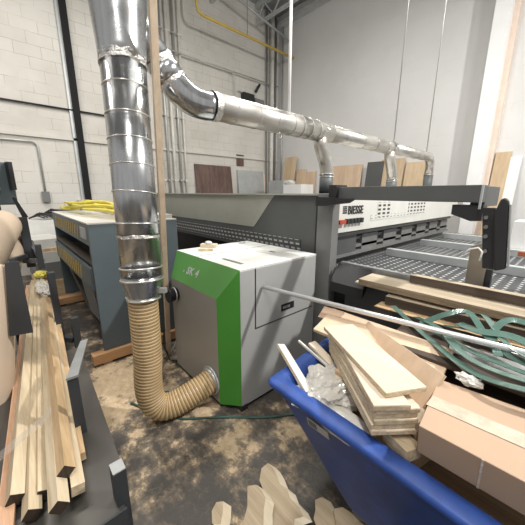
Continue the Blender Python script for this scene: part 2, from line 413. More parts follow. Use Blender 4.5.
t = tag(MB().cyl((WX + 0.14, 6.72, 0), (WX + 0.14, 6.72, CZ), 0.062, n=14).build('downpipe', 'pipeW'), 'pale downpipe in the far corner of the room', 'pipe')
for z in (1.9, 3.0, 4.3): MB().torus((WX + 0.14, 6.72, z), (0, 0, 1), 0.065, 0.014).build('coupling', 'pipeW', t)
tag(MB().cyl((WX + 0.09, 6.90, 0), (WX + 0.09, 6.90, CZ), 0.045, n=10).build('downpipe', 'mgrey'), 'dark narrow pipe right beside the pale corner downpipe', 'pipe')
tag(MB().cyl((WX + 0.09, 6.55, 0), (WX + 0.09, 6.55, CZ), 0.025, n=10).build('downpipe', 'mgrey'), 'thin dark pipe left of the pale corner downpipe', 'pipe')
tag(MB().cyl((WX + 0.25, WY - 0.05, 0), (WX + 0.25, WY - 0.05, 6.4), 0.02, n=8).build('conduit', 'conduit'), 'thin conduit on the back wall just right of the corner', 'conduit')
t = thing('switch_box', (WX, 6.1, 4.1), 'small switch gear with black lever high on the left wall near corner', 'electrical box')
MB().box(WX, 5.62, 4.18, WX + 0.14, 6.02, 4.40).build('enclosure', 'black', t)
MB().box(WX, 6.05, 4.12, WX + 0.14, 6.40, 4.32).build('enclosure', 'mgrey', t)
MB().cyl((WX + 0.1, 6.1, 4.5), (WX + 0.1, 6.25, 4.72), 0.04, n=8).build('lever', 'black', t)
MB().tube([(WX + 0.06, 5.5, 4.42), (WX + 0.06, 6.2, 4.34), (WX + 0.06, 6.42, 4.0)], 0.02, 8).build('pipe', 'conduit', t)
# things leaning on / fixed to the left wall
def lean_x(name, y0, y1, h, m, label, cat='board', th=0.03, group=None, tilt=0.25, bx=None):
    bx = WX + tilt + th + 0.01 if bx is None else bx
    b = MB(); b.prism([(bx, y0, 0), (bx, y1, 0), (bx - tilt, y1, h), (bx - tilt, y0, h)], (-th, 0, 0))
    return tag(b.build(name, m), label, cat, group)
lean_x('door_slab', 4.00, 5.18, 2.36, 'walnut', 'dark brown wood slab leaning on the left wall', tilt=0.3)
lean_x('leaning_sheet', 5.42, 6.45, 2.28, 'lgrey', 'pale grey panel leaning in the corner beside the brown slab', tilt=0.3)
lean_x('leaning_strip', 6.25, 6.6, 2.2, 'peach', 'narrow peach panel leaning in the corner', tilt=0.15)
tag(MB().box(WX, 5.42, 2.40, WX + 0.03, 5.68, 2.72).build('notice', 'walnut'), 'small dark brown plaque on the left wall', 'plaque')
# boards leaning on the back wall
def lean_y(name, x0, x1, h, m, label, tilt=0.25, th=0.03, off=0.0, sk=0.0):
    by = WY - tilt - th - off - 0.01
    b = MB(); b.prism([(x0, by, 0), (x1, by, 0), (x1 + sk, by + tilt, h), (x0 + sk, by + tilt, h)], (0, th, 0))
    return tag(b.build(name, m), label, 'board')
lean_y('board', -6.75, -6.28, 2.70, 'plyT', 'tall narrow tan board leaning on the back wall near the corner', 0.3, sk=0.1, off=0.12)
lean_y('board', -6.95, -6.72, 1.95, 'plyT', 'short tan board leaning left of the tall narrow one', 0.3, off=0.2)
lean_y('board', -6.2, -5.85, 2.32, 'plyP', 'pinkish board leaning right of the tall narrow tan board', 0.2, off=0.05)
lean_y('board', -5.86, -5.5, 2.24, 'plyP', 'lower pinkish board leaning behind the white cabinet', 0.3)
lean_y('board', -5.1, -4.02, 2.34, 'plyP', 'wide pinkish board leaning on back wall behind the first duct drop', 0.3)
lean_y('board', -3.83, -3.42, 2.36, 'dgrey', 'dark grey panel leaning on the back wall', 0.3, off=0.1)
lean_y('board', -3.50, -2.95, 2.40, 'plyT', 'wide tan board right of the dark grey panel', 0.3, off=0.05)
lean_y('board', -2.93, -2.42, 2.30, 'plyT', 'tan board leaning behind the last duct drop', 0.32)
lean_y('board', -1.31, -1.08, 2.36, 'plyT', 'tall tan board leaning beside the white column', 0.28)
lean_y('board', -1.09, -0.92, 2.26, 'white', 'narrow white board leaning right of the tan board beside column', 0.28)
t = thing('storage_cabinet', (-6.0, 6.2, 0), 'white cabinet behind the machine near the corner', 'cabinet')
MB().box(-6.35, 5.95, 0, -5.75, 6.45, 1.96).build('body', 'lgrey', t)
MB().box(-5.75, 5.95, 0, -5.1, 6.45, 1.84).build('body', 'white', t)
tag(MB().ball((-5.65, 6.1, 1.90), (0.16, 0.12, 0.07), 2, lambda v: 1 + 0.2 * noise.noise(v * 3)).build('cloth_bundle', 'cream'), 'pale cloth bundle on top of the white cabinet', 'bundle')

# ------------------------------------------------------------------ saw machine
t = thing('beam_saw', (-1.45, 2.4, 0), 'large grey and cream beam saw machine with a long air table', 'machine')
# long body parallel to the left-right axis
MB().box(-6.0, 2.06, 1.0, -1.54, 2.7, 1.585).build('body', 'dgrey', t, 0.004)
MB().box(-6.0, 2.25, 0, -1.54, 2.7, 1.0).build('lower_body', 'black', t)
MB().box(-6.0, 2.02, 1.585, -1.54, 2.72, 1.60).build('top_trim', 'sticker', t)
MB().prism([(-6.0, 2.055, 1.24), (-2.43, 2.055, 1.24), (-2.11, 2.055, 1.585), (-6.0, 2.055, 1.585)], (0, 0.01, 0)).build('colour_band', 'sticker', t)
MB().box(-5.7, 2.052, 1.045, -1.75, 2.06, 1.175).build('vent_grille', slot_mat('painted_backlit_slots', (0.07, 0.072, 0.072), (0.42, 0.43, 0.42), 'X', 'Z', 0.075, 0.045, 0.045, 0.018, 0.4), t)  # pale slot colour stands in for light showing through from behind
MB().box(-1.54, 2.02, 0, -1.385, 2.12, 1.60).build('end_post', 'mgrey', t, 0.004)
MB().box(-1.57, 2.04, 0, -1.54, 2.10, 1.60).build('painted_shade_strip', 'black', t)  # solid black strip, stands in for the dark shade beside the post
# cutting line cover
MB().box(-2.35, 2.17, 1.25, -1.46, 5.75, 1.60).build('cover', 'cream', t, 0.006)
MB().box(-2.3, 2.17, 0.0, -1.62, 5.75, 1.25).build('cutting_body', 'mgrey', t)
for z, d in ((1.20, 0.10), (1.13, 0.04), (1.05, 0.06), (0.985, 0.09)):
    MB().box(-1.62, 2.17, z, -1.62 + d, 5.7, z + 0.03).build('guide_rail', 'mgrey', t)
for i in range(7):
    y = 2.35 + i * 0.5
    MB().box(-1.62, y, 0.99, -1.56, y + 0.34, 1.18).build('press_pad', 'mgrey', t)
cv = t
rzm = Matrix(((0, 0, 1), (1, 0, 0), (0, 1, 0)))       # text runs along +Y, stands up in Z, faces +X
text('BIESSE', 0.105, 'black', cv, (-1.457, 2.365, 1.418), mat3=rzm, ext=0.003, sx=0.88)
b = MB()
for i in range(3):
    for j in range(4): b.box(-1.46, 2.285 + i * 0.024, 1.425 + j * 0.018, -1.456, 2.303 + i * 0.024, 1.437 + j * 0.018)
b.build('emblem', 'black', t)
for y0_, y1_ in ((2.93, 3.25), (3.72, 4.25)):
    MB().box(-1.46, y0_, 1.36, -1.456, y1_, 1.515).build('vent_grille', slot_mat('cover_vents', (0.62, 0.61, 0.57), (0.03, 0.03, 0.03), 'Y', 'Z', 0.105, 0.042, 0.062, 0.022), t)
MB().box(-1.46, 2.8, 1.335, -1.4565, 4.1, 1.385).build('small_vent_grille', slot_mat('cover_small_vents', (0.62, 0.61, 0.57), (0.25, 0.25, 0.24), 'Y', 'Z', 0.09, 0.03, 0.045, 0.009), t)
MB().box(-1.46, 4.75, 1.52, -1.452, 5.1, 1.545).build('small_plate', 'yellowp', t)
lab(MB().box(-1.46, 2.2, 1.335, -1.425, 2.30, 1.37).build('button', 'red', t), 'red switches')
b = MB()
for i in range(5): b.box(-1.46, 2.33 + i * 0.06, 1.33, -1.43, 2.375 + i * 0.06, 1.375)
lab(b.build('switch_row', 'black', t), 'row of black switches')
# table
MB().box(-1.5, 2.14, 0.90, 3.2, 5.7, 0.955).build('table_top', dotted_mat(), t)
MB().box(-1.34, 2.12, 0.86, 3.2, 2.16, 1.03).build('front_rail', 'steelL', t, 0.003)
MB().prism([(-1.34, 2.09, 0.94), (-1.34, 2.09, 1.02), (-1.34, 1.98, 0.88), (-1.34, 1.98, 0.80)], (0.3, 0, 0)).build('front_apron', 'black', t)
for y in (3.02, 3.97, 4.9): MB().box(-1.36 , y, 0.955, 3.2, y + 0.07, 1.03).build('cross_rail', 'lgrey', t, 0.003)
MB().box(-1.3, 2.16, 0.1, 3.0, 2.5, 0.90).build('table_base', 'dgrey', t)
for x in (-1.2, 0.6, 2.6): MB().box(x, 5.2, 0, x + 0.15, 5.35, 0.9).build('leg', 'dgrey', t)
# gantry
MB().box(-1.36, 1.96, 1.555, -0.39, 2.05, 1.65).build('gantry_beam', 'dgrey', t, 0.003)
MB().prism([(-1.47, 1.90, 1.50), (-1.47, 1.90, 1.575), (-1.16, 1.90, 1.565), (-1.22, 1.90, 1.53)], (0, 0.1, 0)).build('bracket', 'black', t)
MB().box(-1.37, 1.93, 1.545, -1.30, 2.07, 1.665).build('end_cap', 'black', t)
MB().box(-0.46, 2.05, 1.53, -0.39, 2.40, 1.645).build('gantry_arm', 'dgrey', t, 0.003)
MB().box(-0.398, 1.952, 1.52, -0.388, 1.965, 1.65).build('pale_edge_strip', 'lgrey', t)  # thin paler grey strip along the end corner of the beam
MB().prism([(-0.53, 1.98, 1.54), (-0.38, 1.98, 1.54), (-0.38, 1.98, 1.455), (-0.43, 1.98, 1.45), (-0.53, 1.98, 1.485)], (0, 0.09, 0)).build('gusset', 'black', t)
# pendant console at the end of the gantry
t = thing('control_console', (-0.3, 1.95, 1.0), 'tall black pendant console hanging at the end of the dark gantry beam', 'console')
b = MB(); b.prism([(-0.312, 1.88, 1.50), (-0.297, 1.88, 1.575), (-0.278, 1.88, 1.585), (-0.262, 1.88, 1.565), (-0.222, 1.88, 1.225), (-0.268, 1.88, 1.205)], (0, 0.035, 0))
b.build('housing', 'black', t, 0.008)
MB().prism([(-0.258, 1.885, 1.55), (-0.218, 1.885, 1.23), (-0.212, 1.885, 1.23), (-0.252, 1.885, 1.55)], (0, 0.03, 0)).build('trim', 'steelL', t)
o = MB().prism([(-0.372, 1.92, 1.53), (-0.315, 1.92, 1.53), (-0.275, 1.92, 1.205), (-0.325, 1.92, 1.205)], (0, 0.03, 0)).build('bracket', 'black', t)
for z in (1.30, 1.38, 1.43, 1.48): MB().cyl((-0.325 - (z - 1.3) * 0.12, 1.92, z), (-0.325 - (z - 1.3) * 0.12, 1.905, z), 0.010, n=10).build('bolt', 'mgrey', o)
MB().tube([(-0.42, 1.90, 1.27), (-0.39, 1.89, 1.305), (-0.35, 1.88, 1.32), (-0.33, 1.88, 1.30), (-0.335, 1.88, 1.25)], 0.005, 6).build('cable', 'white', t)
tag(MB().prism([(-0.442, 2.16, 0.956), (-0.347, 2.16, 0.956), (-0.347, 2.16, 1.331), (-0.442, 2.16, 1.281)], (0, 0.05, 0)).build('scraped_post', mat('worn_plate', (0.30, 0.26, 0.21), 0.6, 0.2, var=0.2)), 'worn beige upright plate below the black console', 'plate')
tag(MB().box(-0.345, 2.17, 0.956, -0.315, 2.21, 1.15).build('stub_post', 'black'), 'short black post beside the worn upright plate', 'post')
t = tag(MB().box(-0.49, 4.05, 0.957, -0.05, 4.4, 1.32).build('carton', 'white'), 'white box sitting on the far end of the air table', 'box')
tag(MB().box(-0.16, 2.55, 1.0, -0.07, 2.62, 1.19).build('clamp', 'steelL'), 'grey clamp on the table right of the black console', 'clamp')
o = bpy.data.objects['clamp.001'] if 'clamp.001' in bpy.data.objects else bpy.data.objects['clamp']
lab(MB().box(-0.245, 2.45, 1.21, -0.185, 2.50, 1.24).build('clamp_jaw', 'orange', o), 'orange brown jaw')

# ------------------------------------------------------------------ SK 4 box
t = thing('saw_unit', (-1.9, 1.5, 0), 'grey and green square machine housing with hose port at floor level', 'machine')
b = MB(); X0, X1, Y0, Y1, Z1 = -2.40, -1.47, 1.12, 1.94, 1.10
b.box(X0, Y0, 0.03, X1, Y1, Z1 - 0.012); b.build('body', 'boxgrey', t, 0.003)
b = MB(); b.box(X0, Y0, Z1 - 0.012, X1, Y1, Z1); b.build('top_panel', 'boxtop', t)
# front: panel at Y=1.01, sloping brow above, chamfered side
a1, a0 = (X1, Y0), (-1.60, 1.01)
ZT, ZB = 1.10, 0.885
xl = -2.31
MB().box(xl, 1.01, 0.05, -1.60, Y0, ZB).build('front_panel', 'boxfront', t)
b = MB()
v = b._v([(X0, Y0, ZT), (X1, Y0, ZT), (-1.60, 1.01, ZB), (xl, 1.01, ZB), (X0, Y0, 0.80), (X1, Y0, 0.80)])
b.b.faces.new((v[0], v[3], v[2], v[1])); b.b.faces.new((v[0], v[4], v[3]))
brow = b.build('brow', mat('brow_green', (0.085, 0.25, 0.06), 0.38, var=0.06, scale=3), t)
b = MB(); b.prism([(X1, Y0, 0.04), (-1.60, 1.01, 0.04), (-1.60, Y0, 0.04)], (0, 0, ZB - 0.04))
v = b._v([(X1, Y0, ZB), (-1.60, 1.01, ZB), (X1, Y0, ZT), (-1.60, Y0, ZB)])
b.b.faces.new((v[0], v[2], v[1]))
b.build('chamfer_strip', 'green', t)
MB().box(xl, 1.0 + 0.03, 0.0, -1.62, Y1, 0.05).build('plinth', 'black', t)
MB().box(X1 - 0.06, Y0 - 0.01, 0, X1 + 0.01, Y0 + 0.05, 0.04).build('foot', 'black', t)
# seams and access door on the right face
d = MB().box(X1, 1.26, 0.64, X1 + 0.004, 1.90, 1.085).build('access_door', 'boxgrey', t)
b = MB(); b.box(X1, 1.252, 0.63, X1 + 0.002, 1.26, 1.09); b.box(X1, 1.252, 0.63, X1 + 0.002, 1.91, 0.64); b.build('seam', 'black', t)
pl = MB().box(X1 + 0.004, 1.52, 0.695, X1 + 0.008, 1.665, 0.75).build('name_plate', 'black', d)
text('BIESSE', 0.028, 'lgrey', pl, (X1 + 0.0085, 1.535, 0.712), mat3=rzm, ext=0.0008)
# text on the brow
n = Vector((0, -(ZT - ZB), Y0 - 1.01)).normalized(); up = Vector((0, Y0 - 1.01, ZT - ZB)).normalized()
m3 = Matrix((Vector((1, 0, 0)), up, n)).transposed()
bp = lambda x, s: Vector((x, 1.01, ZB)) + up * s + n * 0.002
text('SK 4', 0.085, 'lgrey', brow, bp(-2.10, 0.085), mat3=m3, sx=1.05)
text('o', 0.045, 'lgrey', brow, bp(-2.16, 0.085), mat3=m3)
# port ring, side inlet
MB().torus((-1.70, 1.0, 0.20), (0, 1, 0), 0.102, 0.010).build('port_ring', 'conduit', t)
o = MB().tube([(-2.22, 1.02, 0.76), (-2.22, 0.94, 0.76), (-2.22, 0.94, 0.76), (-2.22, 0.93, 0.76)], [0.055, 0.055, 0.062, 0.062], 24).build('side_inlet', 'black', t)
MB().torus((-2.22, 0.985, 0.76), (0, 1, 0), 0.058, 0.006).build('inlet_ring', 'conduit', o)
# slots on top
for q in ((-2.32, 1.80), ): MB().torus((q[0], q[1], 1.105), (0, 0, 1), 0.03, 0.007).build('lifting_eye', 'conduit', t)
MB().obox((-1.72, 1.24, 1.101), (0.24, 0.028, 0.003), 0.02).build('top_slot', 'mgrey', t)
MB().obox((-1.78, 1.72, 1.101), (0.06, 0.03, 0.003)).build('top_label', 'mgrey', t)
MB().box(-2.05, 1.13, 1.10, -2.045, 1.93, 1.102).build('top_seam', 'mgrey', t)
tag(MB().obox((-2.34, 1.42, 1.117), (0.15, 0.07, 0.03), 0.7).build('wood_offcut', 'ply'), 'small pale wood offcut on top of the grey green housing', 'offcut')
tag(MB().obox((-2.20, 1.30, 1.111), (0.13, 0.045, 0.02), 0.9).build('wood_offcut', 'plyE'), 'darker flat offcut lying on housing nearest its green brow', 'offcut')
tag(MB().ball((-2.345, 1.42, 1.142), (0.045, 0.03, 0.018), 2).build('putty_lump', 'cream'), 'cream lump sitting on the pale wood offcut', 'lump')

# ------------------------------------------------------------------ ductwork
DX, DY = -1.82, 0.58
top = Vector((-2.02, 0.69, 3.05)); bot = Vector((-1.800, 0.597, 1.06)); ax = (top - bot).normalized()
t = thing('vertical_duct', tuple(bot), 'wide shiny galvanised duct hanging upright left of the green housing', 'duct')
P = lambda z: bot + (top - bot) * ((z - bot.z) / (top.z - bot.z))
MB().tube([P(1.06), P(2.33)], [0.120, 0.124], 40).build('pipe_section', 'galv', t)
MB().tube([P(2.31), P(2.38), P(2.60), P(2.75), P(6.6)], [0.127, 0.131, 0.150, 0.162, 0.165], 40).build('upper_pipe_section', 'galv', t)
MB().tube([P(1.09), P(1.06), P(0.965), P(0.94)], [0.123, 0.123, 0.096, 0.096], 40).build('reducer_cone', 'galv', t)
for z, r, w in ((1.145, 0.124, 0.006), (1.07, 0.125, 0.007), (0.945, 0.098, 0.007)): MB().torus(P(z), ax, r, w, 40).build('clamp_band', 'seam', t)
for i, z in enumerate((1.42, 1.60, 1.755, 1.90, 2.035, 2.19)):
    tl = Vector((0.10 * math.cos(i), 0.1 * math.sin(i), 1)) if i < 3 else ax
    MB().torus(P(z), (ax + Vector((tl.x * .6, tl.y * .6, 0))) if i < 2 else ax, 0.1235 + (0.002 if i < 2 else 0), 0.0035, 40).build('seam_ring', 'seam', t)
def foil(c, d, r, w, seed, m='foil'):
    b = MB(); c, d = Vector(c), Vector(d).normalized(); u = d.orthogonal().normalized(); v_ = d.cross(u); rings = []
    for k in range(6):
        ring = []
        for i in range(48):
            a = 2 * math.pi * i / 48; e = noise.noise(Vector((math.cos(a) * 3, math.sin(a) * 3, k * 1.3 + seed * 7)))
            rr = r + 0.003 + e * 0.004
            off = (k / 5 - 0.5) * w + noise.noise(Vector((math.cos(a) * 2, math.sin(a) * 2, seed))) * w * 0.35
            ring.append(c + (u * math.cos(a) + v_ * math.sin(a)) * rr + d * off)
        rings.append(ring)
    b.loft(rings, False, False); return b
foil(P(2.33), ax, 0.126, 0.05, 1).build('foil_joint', 'foil', t)
foil(P(1.335), ax, 0.122, 0.02, 2).build('foil_joint', 'foil', t)
MB().obox(P(1.0) + Vector((-0.11, -0.06, -0.0)), (0.05, 0.03, 0.03), 0.5).build('latch', 'conduit', t)
MB().obox(P(1.0) + Vector((0.085, 0.09, 0.0)), (0.05, 0.03, 0.03), 0.7).build('latch', 'conduit', t)

# horizontal run
t = thing('duct_run', (-1.9, 1.2, 2.2), 'long horizontal galvanised duct running back above the saw', 'duct')
DZ = 2.20
A, B, Cc = Vector((-2.06, 0.76, 2.64)), Vector((-2.00, 0.985, 2.325)), Vector((-1.90, 1.24, DZ))
MB().cyl(A, A.lerp(B, 0.72), 0.092, 0.092, 32).build('branch_collar', 'galv', t)
MB().cyl(A.lerp(B, 0.70), B, 0.097, 0.097, 32).build('branch_sleeve', 'galv', t)
def bez(p0, p1, p2, n=12): return [(p0 * (1 - s) ** 2 + p1 * 2 * s * (1 - s) + p2 * s * s) for s in [i / n for i in range(n + 1)]]
dAB = (B - A).normalized()
el = bez(B, Vector((-1.955, 1.08, 2.18)), Cc)
MB().tube(el, [0.097 - 0.004 * i / 12 for i in range(13)], 32).build('elbow', 'galv', t)
foil(A.lerp(B, 0.68), dAB, 0.094, 0.04, 3).build('foil_joint', 'foil', t)
foil(B, dAB, 0.096, 0.025, 4).build('foil_joint', 'foil', t)
foil(Cc, (0, 1, 0), 0.093, 0.05, 5).build('foil_joint', 'foil', t)
MB().cyl(Cc, (-1.90, 2.62, DZ), 0.093, 0.091, 32).build('pipe_section', 'galvH', t)
MB().cyl((-1.90, 2.62, DZ), (-1.90, 4.1, DZ), 0.080, 0.080, 32).build('pipe_section', 'galvH', t)
ELB = [Vector((-1.90, 4.1, DZ)), Vector((-1.90, 5.38, DZ))] + arc((-1.90, 5.38, DZ - 0.14), 0.14, 90, 0, (0, 1, 0), (0, 0, 1), 8) + [Vector((-1.90, 5.52, 1.92))]
MB().tube(ELB, 0.068, 24).build('pipe_section', 'galvH', t)
for y in (1.40, 1.62, 1.82, 2.02, 2.14, 2.26, 2.38): MB().torus((-1.90, y, DZ), (0, 1, 0), 0.093, 0.0035).build('seam_ring', 'wire' if y > 9 else 'conduit', t)
for y in (2.62, 2.95, 3.25, 3.55, 3.85): MB().torus((-1.90, y, DZ), (0.1 if y > 3 else 0, 1, 0), 0.082, 0.003).build('seam_ring', 'conduit', t)
for y in (4.35, 4.6, 4.85, 5.1): MB().torus((-1.90, y, DZ), (0, 1, 0), 0.07, 0.003).build('seam_ring', 'conduit', t)
foil((-1.90, 2.48, DZ), (0, 1, 0), 0.088, 0.10, 6).build('foil_joint', 'foil', t)
foil((-1.90, 4.05, DZ), (0, 1, 0), 0.080, 0.09, 7).build('foil_joint', 'foil', t)
for nm, y, y2, r in (('first', 2.47, 2.62, 0.068), ('second', 4.0, 4.15, 0.068)):
    dr = MB().tube([(-1.90, y, DZ - 0.03), (-1.90, y + 0.02, DZ - 0.12), (-1.90, y + 0.11, DZ - 0.27), (-1.90, y2, DZ - 0.36), (-1.90, y2, 1.80)], r, 24).build('drop_pipe', 'galvH', t)
    MB().tube([(-1.90, y2, 1.80), (-1.90, y2, 1.602)], r + 0.004, 24).build('rubber_sleeve', 'hosedark', dr)
    for z in (1.80, 1.775): MB().torus((-1.90, y2, z), (0, 0, 1), r + 0.006, 0.005).build('hose_clamp', 'seam', dr)
dr = MB().tube([(-1.90, 5.52, 1.92), (-1.90, 5.52, 1.602)], 0.072, 24).build('rubber_sleeve', 'hosedark', t)
MB().torus((-1.90, 5.52, 1.92), (0, 0, 1), 0.074, 0.006).build('hose_clamp', 'seam', dr)
MB().torus((-1.86, 1.87, 2.085), (1, 0.2, 0), 0.022, 0.004, 14).build('wire_loop', 'conduit', t)
for i, (y, r, m, l) in enumerate(((4.1, 0.008, 'conduit', 'thin steel wire holding the duct run above the second drop'), (5.3, 0.008, 'conduit', 'thin steel wire at the far end of the duct run'))):
    tag(MB().tube([(-1.90, y, DZ + 0.07), (-1.90, y, 6.7)], r, 6).build('hanger_wire', m), l, 'wire')
tag(MB().tube([(-1.90, 2.02, DZ + 0.08), (-1.905, 2.02, 3.0), (-1.92, 2.03, 3.7), (-1.90, 2.02, 4.3), (-1.93, 2.02, 5.2), (-1.93, 2.02, 6.7)], 0.013, 8).build('power_cord', 'white'), 'thick white cord hanging from the roof to the duct run', 'cord')

# flexible hose
t = thing('flexible_hose', (-1.80, 0.58, 0), 'ribbed tan flexible hose curving from the duct into the housing', 'hose')
hp = [Vector((-1.812 + (z - 0.5) * 0.03, 0.588, z)) for z in (0.97, 0.9, 0.8, 0.7, 0.6, 0.5)]
hp += arc((-1.785, 0.86, 0.42), 1.0, 0, 0, (0, -1, 0), (0, 0, -1), 1)[:0]
P0, P1, P2, P3 = Vector((-1.812, 0.588, 0.5)), Vector((-1.84, 0.53, -0.04)), Vector((-1.74, 0.66, 0.09)), Vector((-1.70, 1.02, 0.20))
for i in range(1, 33):
    s = i / 32; hp.append(P0 * (1 - s) ** 3 + P1 * 3 * s * (1 - s) ** 2 + P2 * 3 * s * s * (1 - s) + P3 * s ** 3)
# resample evenly
L = [0]
for a_, b_ in zip(hp, hp[1:]): L.append(L[-1] + (b_ - a_).length)
def along(s):
    s = max(0, min(L[-1], s))
    for i in range(len(hp) - 1):
        if s <= L[i + 1]: return hp[i].lerp(hp[i + 1], (s - L[i]) / (L[i + 1] - L[i]))
    return hp[-1]
pitch = 0.0235; nr = int(L[-1] / pitch); pts, rad = [], []
for i in range(nr * 4 + 1):
    s = i * pitch / 4; pts.append(along(s)); rad.append(0.089 + 0.004 * math.cos(2 * math.pi * i / 4))
MB().tube(pts, rad, 32).build('hose_wall', 'hose', t)
b = MB()
for k in range(nr):
    s = (k + 0.5) * pitch; d = along(s + 0.004) - along(s - 0.004)
    b.torus(along(s), d, 0.0875, 0.0036, 32, 6)
lab(b.build('wire_spiral', 'wire', t), 'brown reinforcing spiral'); bpy.data.objects['wire_spiral']['kind'] = 'stuff'
MB().torus(along(0.01), (0, 0, 1), 0.096, 0.006).build('hose_clamp', 'conduit', t)
MB().tube([(-1.70, 0.985, 0.195), (-1.70, 1.02, 0.2)], 0.098, 32).build('port_cuff', 'conduit', t)

# tall stick and floor cords
tag(MB().beam((-2.57, 1.04, 0.0), (-1.60, 0.715, 2.75), 0.038, 0.038, 0.2).build('timber_stick', 'pinez'), 'tall thin bare wood stick leaning upright beside the big duct', 'stick')
tag(MB().tube([(-2.10, 0.52, 0.008), (-1.88, 0.62, 0.008), (-1.68, 0.75, 0.008), (-1.50, 0.98, 0.008), (-1.30, 1.2, 0.008), (-1.1, 1.5, 0.008), (-0.9, 1.9, 0.008)], 0.008, 8).build('floor_cord', 'cord'), 'dark green cord lying across the dusty floor under the hose', 'cord')
tag(MB().tube([(-2.9, 1.3, 0.008), (-2.68, 1.15, 0.008), (-2.5, 0.98, 0.008), (-2.35, 0.86, 0.008), (-2.1, 0.74, 0.008), (-2.0, 0.85, 0.008)], 0.008, 8).build('floor_cord', 'conduit'), 'grey cord curling on the floor behind the hose', 'cord')
tag(MB().tube([(-2.62, 1.1, 0.34), (-2.60, 1.02, 0.26), (-2.55, 0.99, 0.12), (-2.45, 1.0, 0.02), (-2.35, 1.08, 0.01)], 0.009, 8).build('floor_cord', 'black'), 'black cord curving down beside the wood stick', 'cord')

# ------------------------------------------------------------------ slate cabinet machine
t = thing('edge_machine', (-3.9, 0.9, 0.12), 'slate blue machine with yellow grilles standing on timber skids', 'machine')
x0, x1, y0, y1, zt = -5.05, -2.85, 0.53, 1.35, 1.33
MB().prism([(x1, y0, 0.12), (x1, y1, 0.12), (x1, y1, zt), (x1, y0, zt)], (-0.04, 0, 0)).build('side_panel', 'slate', t, 0.003)
MB().prism([(x0, y0, 0.12), (x0, y1, 0.12), (x0, y1, zt), (x0, y0, zt)], (0.04, 0, 0)).build('side_panel', 'slate', t)
MB().box(x0, y0, zt, x1, y1, zt + 0.012).build('top_sheet', 'slateT', t)
MB().box(x0 + 0.3, y0 + 0.45, zt + 0.012, x1 - 0.1, y1, zt + 0.05).build('raised_top', 'slateT', t)
MB().box(x0 + 0.04, 1.2, 0.12, x1 - 0.04, y1, zt).build('back_panel', 'black', t)
def slanted(z0, z1, out, nm='fascia'):
    f = MB().prism([(x0 + 0.04, y0 + out, z0), (x0 + 0.04, y0 + out, z1), (x0 + 0.04, y0 + out + 0.06, z1), (x0 + 0.04, y0 + out + 0.06, z0)], (x1 - x0 - 0.08, 0, 0)).build(nm, 'slate', t)
    b = MB(); z = z0 + 0.02
    xx = x0 + 0.25
    while xx < x1 - 0.5:
        b.prism([(xx, y0 + out - 0.006, z0 + 0.03), (xx + 0.022, y0 + out - 0.006, z0 + 0.03), (xx + 0.092, y0 + out - 0.006, z1 - 0.03), (xx + 0.07, y0 + out - 0.006, z1 - 0.03)], (0, 0.006, 0)); xx += 0.12
    b.build('yellow_grille', 'yellowp', f); return f
f1 = slanted(1.14, 1.325, -0.0)
MB().box(x1 - 0.32, 0.522, 1.19, x1 - 0.1, 0.53, 1.29).build('label', 'label', f1)
slanted(0.72, 0.93, -0.02)
MB().box(x0 + 0.04, 0.53, 0.96, x1 - 0.04, 0.62, 0.99).build('guide_bar', 'walX', t)
MB().box(x0 + 0.04, 0.66, 0.88, x1 - 0.04, 1.2, 0.90).build('shelf', 'mgrey', t)
MB().prism([(x1 - 0.95, 0.56, 0.72), (x1 - 0.3, 0.56, 0.72), (x1 - 0.15, 0.56, 0.35), (x1 - 0.6, 0.56, 0.35)], (0, 0.04, 0)).build('lower_cover', 'mgrey', t)
MB().beam((-4.6, 0.6, 0.62), (-2.95, 0.60, 0.14), 0.05, 0.08).build('brace', 'walX', t)
t2 = thing('skid', (-3.5, 0.8, 0), 'orange brown timber skid below the slate blue machine', 'skid')
MB().box(-2.90, 0.42, 0.03, -2.80, 1.75, 0.12).build('runner', 'rust', t2)
MB().box(-4.95, 0.35, 0.03, -4.80, 1.4, 0.12).build('runner', 'rust', t2)
MB().box(-4.8, 0.9, 0.06, -2.9, 1.0, 0.115).build('cross_board', 'rust', t2)
for y in (0.5, 1.5): MB().box(-2.88, y, 0, -2.82, y + 0.08, 0.03).build('foot', 'pine2', t2)
MB().box(-4.93, 0.5, 0, -4.85, 0.6, 0.03).build('foot', 'pine2', t2)
# coil of yellow hose on top
b = MB()
for k in range(7):
    pts = []
    for i in range(24):
        s = i / 23; xx = -4.85 + 1.9 * s + 0.05 * math.sin(k * 2)
        yy = 0.62 + 0.035 * k + 0.05 * math.sin(s * 7 + k * 1.7) + 0.22 * s
        pts.append((xx, yy, 1.40 + 0.03 * (k % 3) + 0.03 * math.sin(s * math.pi) + 0.012 * math.sin(s * 9 + k)))
    b.tube(pts, 0.016, 8)
b.torus((-4.8, 0.72, 1.39), (0.1, 0.1, 1), 0.1, 0.016)
tag(b.build('air_hose', 'yellow'), 'bundle of yellow hose laid on top of the slate blue machine', 'hose')

